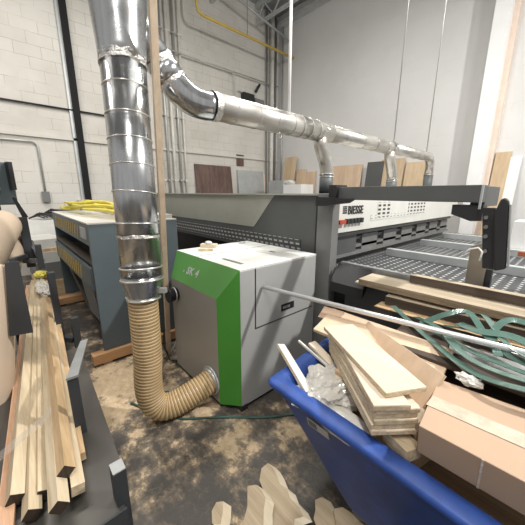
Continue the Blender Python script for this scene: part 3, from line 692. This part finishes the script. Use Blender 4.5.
# ------------------------------------------------------------------ background clutter, left
tag(MB().box(-6.9, 0.25, 0, -6.3, 0.7, 1.12).build('crate', 'boxtop'), 'pale grey crate against the left wall behind lumber', 'crate')
z = 0
for i, (w, h, m, l) in enumerate(((0.9, 0.28, 'pine2', 'brown board block lowest of the pile left of the slate machine'), (0.84, 0.28, 'mgrey', 'grey block second lowest in the pile left of the slate machine'),
                               (0.78, 0.16, 'cream', 'cream block in the middle of the pile left of the slate machine'), (0.72, 0.05, 'pine2', 'thin brown board within the pile left of the slate machine'),
                               (0.7, 0.14, 'cream', 'top cream box of the pile left of the slate machine'))):
    tag(MB().obox((-5.75, 0.42 + 0.02 * (i % 2), z + h / 2), (w, 0.42, h), 0.05 * i).build('stacked_block', m), l, 'block', 'pile left of the slate machine'); z += h
tag(MB().box(-7.1, 0.72, 0, -6.7, 1.25, 1.28).build('bin_body', 'dgrey'), 'dark grey bin against the left wall behind the pile', 'bin')
b = MB()
for k in range(9):
    a = Vector((-6.75, 0.35 + 0.03 * k, 1.14 + 0.01 * k)); b.tube([a, a + Vector((0.1, 0.1, 0.06 + 0.02 * math.sin(k))), a + Vector((0.3, 0.2 + 0.02 * k, 0.02))], 0.014, 6)
tag(b.build('cable_heap', 'black'), 'tangle of black cable on the pale grey crate', 'cable')

# ------------------------------------------------------------------ lumber on the rack, left foreground
t = thing('steel_table', (-1.7, -0.1, 0), 'low dark steel sheet table under the bundle of lumber', 'table')
MB().prism([(-0.97, 0.175, 0.42), (-1.22, 0.225, 0.42), (-2.45, 0.29, 0.42), (-2.45, -0.75, 0.42), (-0.97, -0.75, 0.42)], (0, 0, 0.012)).build('sheet_top', 'steel', t)
MB().prism([(-0.965, 0.18, 0.36), (-0.955, 0.18, 0.36), (-0.955, -0.75, 0.36), (-0.965, -0.75, 0.36)], (0, 0, 0.085)).build('edge_angle', 'steelD', t)
for x, y in ((-1.05, 0.10), (-2.35, 0.2), (-1.05, -0.6), (-2.35, -0.6)): MB().box(x, y, 0, x + 0.06, y + 0.06, 0.42).build('leg', 'steelD', t)
o = MB().box(-1.045, 0.155, 0.20, -0.99, 0.20, 0.585).build('corner_upright', 'steelD', t)
lab(MB().box(-1.045, 0.155, 0.585, -0.99, 0.20, 0.590).build('upright_cap', 'steelL', o), 'pale metal cap')  # cap is a paler steel colour than the upright
o = tag(MB().prism([(-1.48, 0.105, 0.434), (-1.48, 0.15, 0.434), (-1.48, 0.15, 0.75), (-1.48, 0.105, 0.75)], (-0.02, 0, 0)).build('upright_angle', 'steelD'), 'black steel channel standing beside the lumber', 'steel channel')
lab(MB().prism([(-1.47, 0.10, 0.75), (-1.47, 0.150, 0.75), (-1.83, 0.262, 0.75), (-1.83, 0.225, 0.75)], (0, 0, 0.012)).build('top_flange', 'steelL', o), 'pale top flange')  # flange is a paler steel colour than the channel below

# sticks: near end x, y, top z, far end
far = Vector((-4.95, 0.26, 0.50))
sticks = [
    (-1.24, -0.130, 0.478, 0.5, 'pine', 0.155), (-1.14, -0.088, 0.470, 0.6, 'pine', 0.185), (-1.20, -0.050, 0.468, 0.4, 'pine', 0.215),
    (-1.06, -0.010, 0.515, 0.78, 'pine', 0.245), (-1.17, 0.030, 0.545, 0.75, 'pine2', 0.275), (-1.12, 0.055, 0.485, 0.1, 'pine', 0.285)]
names = ['outer left pine stick of the bundle, cut end dark', 'pine stick reaching furthest forward, second from left',
         'pine stick in the middle of the bundle with a knot near its end', 'pine stick with a tilted square dark end, front right',
         'darker stick lying on top of the bundle, shorter than the rest', 'rightmost pine stick of the bundle with a pale cut end']
for (nx, ny, nz, ro, m, fy), l in zip(sticks, names):
    a = Vector((nx, ny, nz)); b_ = Vector((-4.5, fy, 0.50 + (0.045 if m == 'pine2' else 0)))
    d = (b_ - a).normalized()
    o = tag(MB().beam(a, b_, 0.045, 0.045, ro).build('lumber_stick', m), l, 'lumber', 'bundle of pine sticks on the steel table')
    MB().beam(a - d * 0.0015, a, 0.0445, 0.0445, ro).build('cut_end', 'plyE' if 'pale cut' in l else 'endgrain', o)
tag(MB().beam((-1.02, -0.175, 0.45), (-4.5, 0.11, 0.46), 0.05, 0.03).build('lumber_board', 'pine3'), 'pinkish board at the left side of the pine bundle', 'lumber')
tag(MB().beam((-1.3, 0.095, 0.46), (-4.45, 0.335, 0.48), 0.035, 0.04).build('lumber_board', 'pine2'), 'brown narrow board at the right side of the pine bundle', 'lumber')
b = MB(); b.box(-1.46, -0.22, 0.452, -1.40, 0.10, 0.454)
rg = [[(-1.43 + dx, -0.22, 0.44), (-1.45 + dx, -0.18, 0.50), (-1.47 + dx, -0.08, 0.545), (-1.49 + dx, 0.0, 0.575), (-1.5 + dx, 0.03, 0.60)] for dx in (0, -0.03, -0.06)]
b = MB(); vs = [b._v(r) for r in rg]
for a_, c_ in zip(vs, vs[1:]):
    for i in range(4): b.b.faces.new((a_[i], a_[i + 1], c_[i + 1], c_[i]))
tag(b.build('stretch_wrap', 'wrap'), 'clear plastic wrap band round the pine bundle', 'plastic wrap')
tag(MB().ball((-3.9, 0.22, 0.57), (0.35, 0.07, 0.03), 4, lambda v: 1 + 0.35 * noise.noise(v * 4)).build('plastic_sheet', 'bag'), 'crumpled clear plastic over the far end of the lumber', 'plastic sheet')
tag(MB().ball((-4.35, 0.24, 0.62), (0.10, 0.07, 0.04), 3, lambda v: 1 + 0.3 * noise.noise(v * 3)).build('rag', 'yellow'), 'small yellow rag on the far end of the lumber', 'rag')
# rack
t = thing('steel_rack', (-2.6, -0.05, 0), 'black steel cantilever rack holding beige rolls at the left edge', 'rack')
MB().prism([(-2.26, -0.035, 1.19), (-2.20, 0.03, 1.20), (-2.07, 0.03, 0.79), (-2.15, -0.08, 0.77)], (-0.02, 0.0, 0.0)).build('plate', 'steelD', t)
MB().box(-3.16, 0.09, 0.98, -3.08, 0.15, 1.40).build('post', 'steelD', t)
MB().beam((-2.25, 0.0, 1.20), (-3.10, 0.10, 1.08), 0.03, 0.03).build('rail', 'steelD', t)
MB().beam((-3.12, 0.05, 1.04), (-2.98, 0.20, 1.04), 0.035, 0.035).build('arm', 'mgrey', t)
MB().box(-3.01, 0.16, 0.98, -2.96, 0.20, 1.18).build('arm_post', 'steelD', t)
MB().beam((-3.02, 0.18, 1.0), (-3.12, 0.14, 1.2), 0.03, 0.03).build('brace', 'steelD', t)
MB().prism([(-3.14, 0.12, 1.40), (-3.10, 0.16, 1.40), (-3.16, 0.10, 1.56), (-3.19, 0.08, 1.56)], (-0.02, 0, 0)).build('hook', 'steelD', t)
MB().box(-2.4, -0.62, 0.0, -2.34, -0.56, 1.2).build('post', 'steelD', t)
for (a, b_, r, l) in (((-3.10, -0.005, 1.36), (-1.9, -0.37, 0.86), 0.125, 'widest beige roll at the left edge, its end facing the wall'),
                     ((-3.31, 0.02, 1.23), (-2.55, -0.15, 0.84), 0.115, 'beige roll behind the black rack plate'),
                     ((-3.44, -0.07, 1.46), (-2.6, -0.42, 1.40), 0.08, 'smaller beige roll highest in the rack'),
                     ((-2.39, -0.13, 1.16), (-2.04, -0.30, 0.15), 0.145, 'beige roll standing upright below the rack plate')):
    a, b_ = Vector(a), Vector(b_); d = (b_ - a).normalized()
    o = tag(MB().tube([a, a + d * 0.015, a + d * 0.03, b_ - d * 0.02, b_], [r * 0.85, r * 0.97, r, r, r * 0.9], 32).build('fabric_roll', 'roll'), l, 'roll', 'beige rolls in the rack')
    MB().cyl(a - d * 0.002, a + d * 0.01, r * 0.3).build('core', 'card', o)
t = thing('display_unit', (-3.4, -0.08, 1.6), 'dark teal screen unit at the left edge above the rolls', 'screen')
MB().obox((-3.35, -0.05, 1.67), (0.3, 0.26, 0.34), 0.3).build('housing', 'slate', t, 0.01)
MB().obox((-3.17, -0.06, 1.70), (0.02, 0.16, 0.16), 0.3).build('display', 'lgrey', t)
MB().obox((-3.2, 0.10, 1.73), (0.06, 0.03, 0.22), 0.3).build('handle', 'black', t)
MB().box(-3.42, -0.08, 0, -3.34, 0.0, 1.5).build('stand', 'steelD', t)
# off-cut dark post near skid
tag(MB().box(-2.94, 0.20, 0, -2.88, 0.25, 0.95).build('stanchion', 'steelD'), 'black upright stanchion right of the far end of the lumber', 'post')
tag(MB().box(-2.74, 0.29, 0.0, -2.69, 0.34, 0.58).build('stanchion', 'steelD'), 'short black stanchion in front of the slate machine', 'post')
tag(MB().beam((-2.88, 0.19, 0.38), (-2.72, 0.29, 0.38), 0.04, 0.04).build('tie_bar', 'steelD'), 'black bar linking the two stanchions', 'bar')

# ------------------------------------------------------------------ blue bin
t = thing('tilt_bin', (0.0, 1.2, 0), 'large tapered blue plastic bin filled with wood scraps', 'bin')
tc_ = [(-0.885, 0.855), (-0.97, 1.66), (1.25, 1.66), (1.25, 0.81)]      # rim corners
bc_ = [(-0.55, 1.03), (-0.60, 1.45), (1.0, 1.45), (1.0, 1.01)]      # base corners
def rrect(cs, off, rad, z, n=5):
    cx = sum(c[0] for c in cs) / 4; cy = sum(c[1] for c in cs) / 4; out = []
    cs = [Vector((c[0] + (off if c[0] > cx else -off), c[1] + (off if c[1] > cy else -off))) for c in cs]
    for i in range(4):
        p, a, c = cs[i], cs[i - 1], cs[(i + 1) % 4]
        u = (a - p).normalized() * rad; w = (c - p).normalized() * rad
        for k in range(n + 1):
            s = k / n; q = (p + u) * (1 - s) ** 2 + p * 2 * s * (1 - s) + (p + w) * s * s
            out.append((q.x, q.y, z))
    return out
def lerp(a, b, s): return [(p[0] * (1 - s) + q[0] * s, p[1] * (1 - s) + q[1] * s) for p, q in zip(a, b)]
prof = [(1, 0.13, 0.0, 0.08), (0.97, 0.15, 0.01, 0.09), (0.06, 0.675, 0.0, 0.04), (0.05, 0.68, 0.018, 0.035), (0.03, 0.692, 0.022, 0.035), (0.0, 0.708, 0.016, 0.03), (0, 0.716, 0.006, 0.03),
        (0, 0.720, -0.030, 0.03), (0, 0.712, -0.062, 0.03), (0.04, 0.68, -0.068, 0.04), (0.97, 0.16, -0.02, 0.07)]
MB().loft([rrect(lerp(tc_, bc_, s), o_, r, z) for s, z, o_, r in prof]).build('tub', 'blue', t, 0, True)
for x in (-0.42, 0.85):
    for y in (1.12, 1.36):
        k = MB().box(x - 0.03, y - 0.025, 0.06, x + 0.03, y + 0.025, 0.135).build('caster_fork', 'conduit', t)
        MB().cyl((x, y - 0.018, 0.045), (x, y + 0.018, 0.045), 0.045).build('wheel', 'black', k)
MB().prism([(-0.50, 1.04, 0.10), (-0.05, 1.04, 0.10), (-0.05, 1.04, 0.135), (-0.50, 1.04, 0.135)], (0, 0.03, 0)).build('skid_plate', 'mgrey', t)
# label on the front wall (wall slopes inward towards the base)
wa = Vector((0, 0.835 + 0.02, 0.60)); sl = Vector((0, 0.170, -0.525)).normalized(); nn = Vector((0, -0.525, -0.170)).normalized()
def on_front(x, s): return Vector((x, 0.858, 0.652)) + sl * s + nn * 0.004
lb = MB().prism([on_front(-0.655, 0.0), on_front(-0.545, 0.0), on_front(-0.545, 0.05), on_front(-0.655, 0.05)], nn * 0.002).build('bin_label', 'label', t)
MB().prism([on_front(-0.648, 0.008) + nn * 0.002, on_front(-0.605, 0.008) + nn * 0.002, on_front(-0.605, 0.042) + nn * 0.002, on_front(-0.648, 0.042) + nn * 0.002], nn * 0.001).build('label_mark', 'dgrey', lb)
tag(MB().loft([rrect(lerp(tc_, bc_, 0.95), -0.04, 0.04, 0.18), rrect(lerp(tc_, bc_, 0.30), -0.05, 0.04, 0.53)]).build('scrap_fill', 'pine2'), 'jumble of wood scrap filling the bottom of the blue bin', 'scrap')
bpy.data.objects['scrap_fill']['kind'] = 'stuff'

# contents -----------------------------------------------------------------
def board(name, A_, B_, w, th, m, label, edge=None, roll=0, cat='board', group=None, lift=0):
    """board whose TOP left edge runs A->B and which extends w to the right of that edge"""
    A_, B_ = Vector(A_), Vector(B_); d = (B_ - A_).normalized(); s = Vector((d.y, -d.x, 0)).normalized()
    s = Matrix.Rotation(roll, 3, d) @ s; n_ = s.cross(d)
    if n_.z < 0: n_ = -n_
    b = MB(); b.prism([A_, B_, B_ + s * w, A_ + s * w], -n_ * th)
    o = tag(b.build(name, m), label, cat, group)
    if edge:
        b = MB(); e = 0.0012
        A2, B2 = A_ - d * e, B_ + d * e
        b.prism([A2 - s * e - n_ * 0.003, B2 - s * e - n_ * 0.003, B2 + s * (w + e) - n_ * 0.003, A2 + s * (w + e) - n_ * 0.003], -n_ * (th - 0.005))
        b.build('edge_band', edge, o)
    return o
zz = 0.90
gp = 'ply offcuts stacked in the blue bin'
board('ply_offcut', (-0.75, 1.35, zz), (-0.28, 1.08, zz), 0.17, 0.02, 'ply', 'topmost pale plywood offcut of the stack in the bin', 'plyE', group=gp)
board('ply_offcut', (-0.68, 1.30, zz - 0.022), (-0.29, 0.965, zz - 0.022), 0.13, 0.022, 'ply', 'second pale offcut of the stack, turned slightly to the left', 'plyE', group=gp)
for i in range(5):
    z = zz - 0.045 - i * 0.0205
    board('ply_offcut', (-0.73 + 0.006 * i, 1.366 - 0.004 * i, z), (-0.27 - 0.006 * (i % 2), 1.006 - 0.004 * i, z), 0.16, 0.019, 'ply',
          ('third offcut from the top of the stack in the bin', 'fourth offcut from the top of the stack in the bin', 'fifth offcut from the top of the stack in the bin', 'sixth offcut from the top of the stack in the bin', 'lowest offcut of the stack in the bin')[i], 'plyE', group=gp)
# supporting wood below the stack
board('ply_offcut', (-0.62, 1.40, 0.755), (-0.2, 1.30, 0.755), 0.3, 0.2, 'pine2', 'thick brown block below the offcut stack', cat='block')
# boards standing behind the stack
o = board('plywood_board', (-0.71, 1.44, 0.90), (-0.26, 1.215, 0.895), 0.23, 0.014, 'plyP', 'thin tan ply panel leaning behind the stack with a pale top edge', 'ply', roll=1.0)
board('plywood_board', (-0.95, 1.455, 0.90), (-0.30, 1.50, 0.88), 0.22, 0.02, 'plyP', 'broad tan board lying behind the leaning ply panel', 'plyE', roll=0.3)
board('cardboard_flap', (-1.0, 1.43, 0.905), (-0.87, 1.45, 0.905), 0.09, 0.006, 'card', 'folded cardboard flap at the left end of the broad tan board', roll=0.5, cat='cardboard')
board('plywood_board', (-0.55, 1.56, 0.78), (0.3, 1.60, 0.78), 0.45, 0.03, 'walX', 'dark brown board lying low in the bin behind the carton', roll=0.15)
board('plywood_board', (-0.36, 1.33, 0.80), (-0.05, 1.15, 0.78), 0.1, 0.02, 'walX', 'dark brown scrap between offcut stack and carton')
board('wood_offcut', (-0.33, 1.12, 0.79), (-0.24, 1.08, 0.79), 0.09, 0.05, 'ply', 'pale wood block wedged beside the carton', cat='offcut')
board('wood_offcut', (-0.34, 1.02, 0.73), (-0.24, 0.98, 0.73), 0.07, 0.05, 'plyE', 'tan wood block below the pale block beside the carton', cat='offcut')
# scraps at the left of the bin
board('wood_stick', (-1.0, 1.07, 0.775), (-0.70, 0.955, 0.70), 0.045, 0.018, 'cream', 'greyish slat poking out over the left corner of the bin', 'plyE', roll=-0.3, cat='slat')
board('wood_stick', (-1.00, 1.20, 0.755), (-0.70, 1.16, 0.70), 0.012, 0.012, 'cream', 'very thin stick poking over the left rim of the bin', cat='slat')
board('wood_stick', (-0.92, 1.245, 0.765), (-0.74, 1.21, 0.72), 0.05, 0.014, 'ply', 'short pale cream slat in the left side of the bin', cat='slat')
board('wood_stick', (-0.80, 1.30, 0.72), (-0.70, 1.22, 0.72), 0.04, 0.03, 'ply', 'small pale block tucked against the offcut stack', cat='offcut')
# crumpled bag
def crump(v): 
    return 1 + 0.30 * noise.noise(v * 2.3) + 0.20 * noise.noise(v * 5.0) + 0.07 * noise.noise(v * 14)
tag(MB().ball((-0.68, 1.06, 0.675), (0.14, 0.19, 0.06), 5, crump).build('plastic_bag', 'bag', None, 0, False), 'crumpled clear plastic bag of scraps in the bin', 'bag')
tag(MB().ball((-0.52, 0.93, 0.66), (0.14, 0.07, 0.05), 4, lambda v: 1 + 0.12 * noise.noise(v * 2 + Vector((3, 1, 0)))).build('foam_sheet', 'bag'), 'smooth white plastic sheet along near rim of the bin', 'plastic sheet')

# carton
t = thing('carton', (0.1, 1.1, 0.67), 'large taped brown cardboard carton lying on the bin', 'carton')
ca, cb_, cc, cd = Vector((-0.245, 0.925, 0.85)), Vector((-0.285, 1.25, 0.85)), Vector((0.36, 1.33, 0.86)), Vector((0.40, 0.93, 0.86))
dn = Vector((0.0, 0.025, -0.125))
MB().prism([ca, cb_, cc, cd], dn).build('box_body', 'card', t, 0.003)
m0, m1 = ca.lerp(cb_, 0.48), cd.lerp(cc, 0.48); e = Vector((0, 0.035, 0)); u = Vector((0, 0, 0.0015))
MB().prism([m0 - e + u, m0 + e + u, m1 + e + u, m1 - e + u], (0, 0, 0.001)).build('tape', 'tape', t)
MB().prism([m0 - e + u, m0 + e + u, m0 + e + u + Vector((-0.001, 0, -0.05)), m0 - e + u + Vector((-0.001, 0, -0.05))], (-0.001, 0, 0)).build('tape', 'tape', t)
MB().beam(ca.lerp(cd, 0.27) + Vector((0, -0.001, 0)), ca.lerp(cd, 0.27) + dn + Vector((0, -0.001, 0)), 0.006, 0.002).build('seam_crease', 'tape', t)

# long boards on the machine front
gp = 'long boards laid in front of the saw table'
board('long_board', (-1.02, 2.07, 1.0), (0.9, 2.11, 1.0), 0.21, 0.045, 'oldply', 'wide pale board, longest of the boards before the saw table', 'plyD', group=gp)
board('long_board', (-0.73, 2.08, 1.058), (0.9, 2.112, 1.062), 0.05, 0.056, 'oldply', 'narrow board on top with a dark brown front edge', 'walX', group=gp)
board('long_board', (-0.80, 1.93, 0.935), (0.9, 2.02, 0.935), 0.10, 0.06, 'oldply', 'board with dark brown front below the wide pale one', 'walX', group=gp)
board('long_board', (-0.84, 1.88, 0.87), (0.9, 1.97, 0.87), 0.12, 0.035, 'pine2', 'lowest brown board before the saw table', 'walX', group=gp)
board('long_board', (-1.08, 2.085, 0.952), (-0.5, 2.09, 0.952), 0.16, 0.012, 'ply', 'thin pale strip sticking out left under the wide board', group=gp)
t = thing('board_trestle', (0, 1.95, 0), 'dark trestle carrying the long boards before the saw', 'trestle')
MB().box(-0.7, 1.80, 0.78, 0.8, 2.05, 0.83).build('top_rail', 'dgrey', t)
for x in (-0.66, 0.7):
    for y in (1.8, 2.0): MB().box(x, y, 0, x + 0.05, y + 0.05, 0.78).build('leg', 'dgrey', t)

# rod
tag(MB().cyl((-1.452, 1.32, 0.945), (0.50, 1.665, 0.945), 0.0145, n=16).build('metal_rod', 'silver'), 'long silver rod lying across the bin towards the housing', 'rod')

# straps
def ribbon(pts, w, th=0.0015, tw=(0, 0, 1), n=24):
    ps = [Vector(p) for p in pts]; out = []
    N = len(ps)
    for i in range(N - 1):          # catmull-rom
        p0, p1, p2, p3 = ps[max(i - 1, 0)], ps[i], ps[i + 1], ps[min(i + 2, N - 1)]
        for k in range(8):
            s = k / 8; out.append(0.5 * ((2 * p1) + (p2 - p0) * s + (2 * p0 - 5 * p1 + 4 * p2 - p3) * s * s + (3 * p1 - p0 - 3 * p2 + p3) * s ** 3))
    out.append(ps[-1]); b = MB(); rings = []
    for i, p in enumerate(out):
        d = (out[min(i + 1, len(out) - 1)] - out[max(i - 1, 0)]).normalized()
        a = Vector(tw) ; side = d.cross(a).normalized() if d.cross(a).length > 0.1 else Vector((0, 1, 0)); nn_ = side.cross(d).normalized()
        rings.append([p + side * w / 2 + nn_ * th, p - side * w / 2 + nn_ * th, p - side * w / 2 - nn_ * th, p + side * w / 2 - nn_ * th])
    b.loft(rings); return b
S_ = [([(-0.72, 1.78, 0.90), (-0.42, 1.52, 0.885), (-0.19, 1.32, 0.90), (-0.02, 1.28, 0.93), (0.3, 1.4, 0.93)], 0.03, (0, 0, 1), 'long straight green strap running down towards the carton'),
      ([(-0.50, 1.63, 0.90), (-0.42, 1.74, 0.95), (-0.32, 1.76, 0.99), (-0.20, 1.60, 0.95), (-0.06, 1.52, 0.92), (0.25, 1.5, 0.93)], 0.028, (0.2, -0.5, 1), 'green strap arching up beside the long boards'),
      ([(-0.36, 1.76, 0.97), (-0.27, 1.80, 0.985), (-0.19, 1.68, 0.97), (-0.10, 1.55, 0.95), (0.1, 1.45, 0.93)], 0.03, (0, 0.3, 1), 'green strap with a sharp fold at its top'),
      ([(-0.46, 1.60, 0.90), (-0.34, 1.54, 0.91), (-0.22, 1.50, 0.90), (-0.05, 1.46, 0.905), (0.25, 1.44, 0.91)], 0.03, (0, 0, 1), 'green strap lying flat lowest in the tangle'),
      ([(-0.14, 1.50, 0.92), (-0.19, 1.64, 0.96), (-0.16, 1.76, 1.0), (-0.08, 1.78, 1.0), (0.1, 1.7, 0.97)], 0.028, (0, -0.6, 1), 'green strap looping at the right side of the tangle'),
      ([(-0.40, 1.66, 0.92), (-0.30, 1.66, 0.935), (-0.18, 1.72, 0.94), (0.0, 1.68, 0.95), (0.2, 1.62, 0.94)], 0.035, (0, 0.2, 1), 'green strap under the folded one')]
S_ += [([(-0.55, 1.70, 0.905), (-0.40, 1.60, 0.92), (-0.25, 1.42, 0.915), (-0.10, 1.34, 0.93), (0.2, 1.38, 0.94)], 0.035, (0, 0.1, 1), 'green strap running beside the long straight one'),
       ([(-0.34, 1.70, 0.94), (-0.24, 1.62, 0.96), (-0.12, 1.63, 0.975), (0.05, 1.55, 0.97), (0.25, 1.6, 0.95)], 0.04, (0, -0.3, 1), 'broad green strap on top at the right of the tangle')]
for pts, w, tw, l in S_: tag(ribbon(pts, w * 1.15, tw=tw).build('strapping_band', 'strap'), l, 'strap', 'green strapping in the bin')
o = tag(MB().prism([(-0.32, 1.50, 0.865), (0.5, 1.44, 0.875), (0.5, 1.56, 0.875), (-0.35, 1.62, 0.865)], (0, 0, 0.004)).build('plastic_film', 'silver'), 'shiny film sheet under the green straps', 'film')
board('plywood_board', (-0.60, 1.72, 0.86), (0.6, 1.78, 0.86), 0.36, 0.02, 'walX', 'dark board lying under the green straps')
tag(MB().ball((-0.19, 1.29, 0.875), (0.045, 0.03, 0.02), 3, lambda v: 1 + 0.5 * noise.noise(v * 3)).build('paper_scrap', 'cream'), 'torn pale scrap behind the carton', 'scrap')

# floor offcuts
def off(pts, z0, z1, m, label, sd=0):
    b = MB(); b.prism([(x, y, z1) for x, y in pts], (0.040, 0.022, -0.014))
    o = tag(b.build('shaped_offcut', 'paleedge'), label, 'offcut', 'wavy offcuts on the floor')
    b = MB(); b.prism([(x, y, z1) for x, y in pts], (0, 0, 0.001)); b.build('sawn_face', 'tanface', o)
    return o
off([(-0.985, 0.885), (-0.985, 0.935), (-0.945, 0.935), (-0.905, 0.925), (-0.85, 0.90), (-0.80, 0.905), (-0.76, 0.885), (-0.70, 0.885), (-0.66, 0.87), (-0.68, 0.83), (-0.62, 0.74), (-0.70, 0.66), (-0.80, 0.72), (-0.86, 0.80), (-0.94, 0.83)], 0.02, 0.06, 'plyE', 'largest wavy plywood offcut on the floor beside the bin')
off([(-0.94, 0.745), (-0.915, 0.785), (-0.87, 0.785), (-0.83, 0.775), (-0.80, 0.735), (-0.72, 0.66), (-0.66, 0.60), (-0.74, 0.55), (-0.82, 0.62), (-0.86, 0.68)], 0.06, 0.09, 'plyE', 'wavy plywood offcut overlapping the largest one on its left')
off([(-0.67, 0.975), (-0.655, 1.015), (-0.62, 1.0), (-0.58, 0.99), (-0.54, 0.985), (-0.49, 0.95), (-0.46, 0.90), (-0.55, 0.86), (-0.62, 0.90), (-0.64, 0.94)], 0.02, 0.06, 'plyE', 'wavy offcut nearest the blue bin corner')
off([(-0.57, 0.99), (-0.545, 1.03), (-0.50, 1.04), (-0.47, 1.02), (-0.44, 1.04), (-0.38, 1.0), (-0.36, 0.93), (-0.46, 0.90), (-0.52, 0.94)], 0.06, 0.09, 'plyE', 'light wavy offcut partly under the blue bin')
off([(-1.02, 0.60), (-1.0, 0.63), (-0.96, 0.60), (-0.92, 0.56), (-0.95, 0.53), (-1.0, 0.56)], 0.0, 0.03, 'plyE', 'smallest pale offcut at the bottom edge of the picture')

# ------------------------------------------------------------------ lights
def area(name, loc, target, sx, sy, power, col=(1, 1, 1)):
    l = bpy.data.lights.new(name, 'AREA'); l.shape = 'RECTANGLE'; l.size = sx; l.size_y = sy; l.energy = power; l.color = col
    o = bpy.data.objects.new(name, l); C.objects.link(o); o.location = loc
    o.rotation_euler = (Vector(target) - Vector(loc)).to_track_quat('-Z', 'Y').to_euler(); return o
area('lamp_back_right', (2.1, 4.1, 5.3), (-1.0, 1.6, 0.6), 0.22, 0.22, 430, (1, 0.98, 0.94))
area('added_fill_wall', (0.8, 4.2, 4.4), (-1.2, 7.1, 1.2), 0.5, 1.0, 30, (1, 0.98, 0.96))  # added fill without a fixture, brightens the lower back wall
area('lamp_mid', (-2.6, 2.6, 5.6), (-2.6, 2.6, 0), 0.4, 2.4, 155, (1, 0.97, 0.92))
area('lamp_left', (-4.6, -0.2, 5.6), (-4.6, -0.2, 0), 0.4, 2.4, 140, (1, 0.96, 0.90))
area('lamp_front', (0.6, -0.6, 5.4), (-0.4, 0.2, 0), 0.4, 2.4, 170, (1, 0.97, 0.92))
w = bpy.data.worlds.new('world'); bpy.context.scene.world = w; w.use_nodes = True
w.node_tree.nodes['Background'].inputs[0].default_value = (1, 0.985, 0.96, 1)
w.node_tree.nodes['Background'].inputs[1].default_value = 0.66

# ------------------------------------------------------------------ camera
F, PI_, RO, TH, H = 286.2, R(13.57), R(0.22), R(48), 1.6
c_, s_ = math.cos(PI_), math.sin(PI_)
fw = Vector((-math.sin(TH) * c_, math.cos(TH) * c_, -s_)); up_ = Vector((-math.sin(TH) * s_, math.cos(TH) * s_, c_)); rt = Vector((math.cos(TH), math.sin(TH), 0))
r_ = rt * math.cos(RO) + up_ * math.sin(RO); u_ = -rt * math.sin(RO) + up_ * math.cos(RO)
cam = bpy.data.cameras.new('camera'); co = bpy.data.objects.new('camera', cam); C.objects.link(co)
m = Matrix((r_, u_, -fw)).transposed().to_4x4(); m.translation = (0, 0, H); co.matrix_world = m
cam.sensor_width = 36; cam.lens = 36 * F / 525; cam.clip_start = 0.02
bpy.context.scene.camera = co
vs = bpy.context.scene.view_settings
vs.view_transform = 'Standard'; vs.look = 'None'; vs.gamma = 1; vs.use_curve_mapping = False; vs.exposure = -0.14
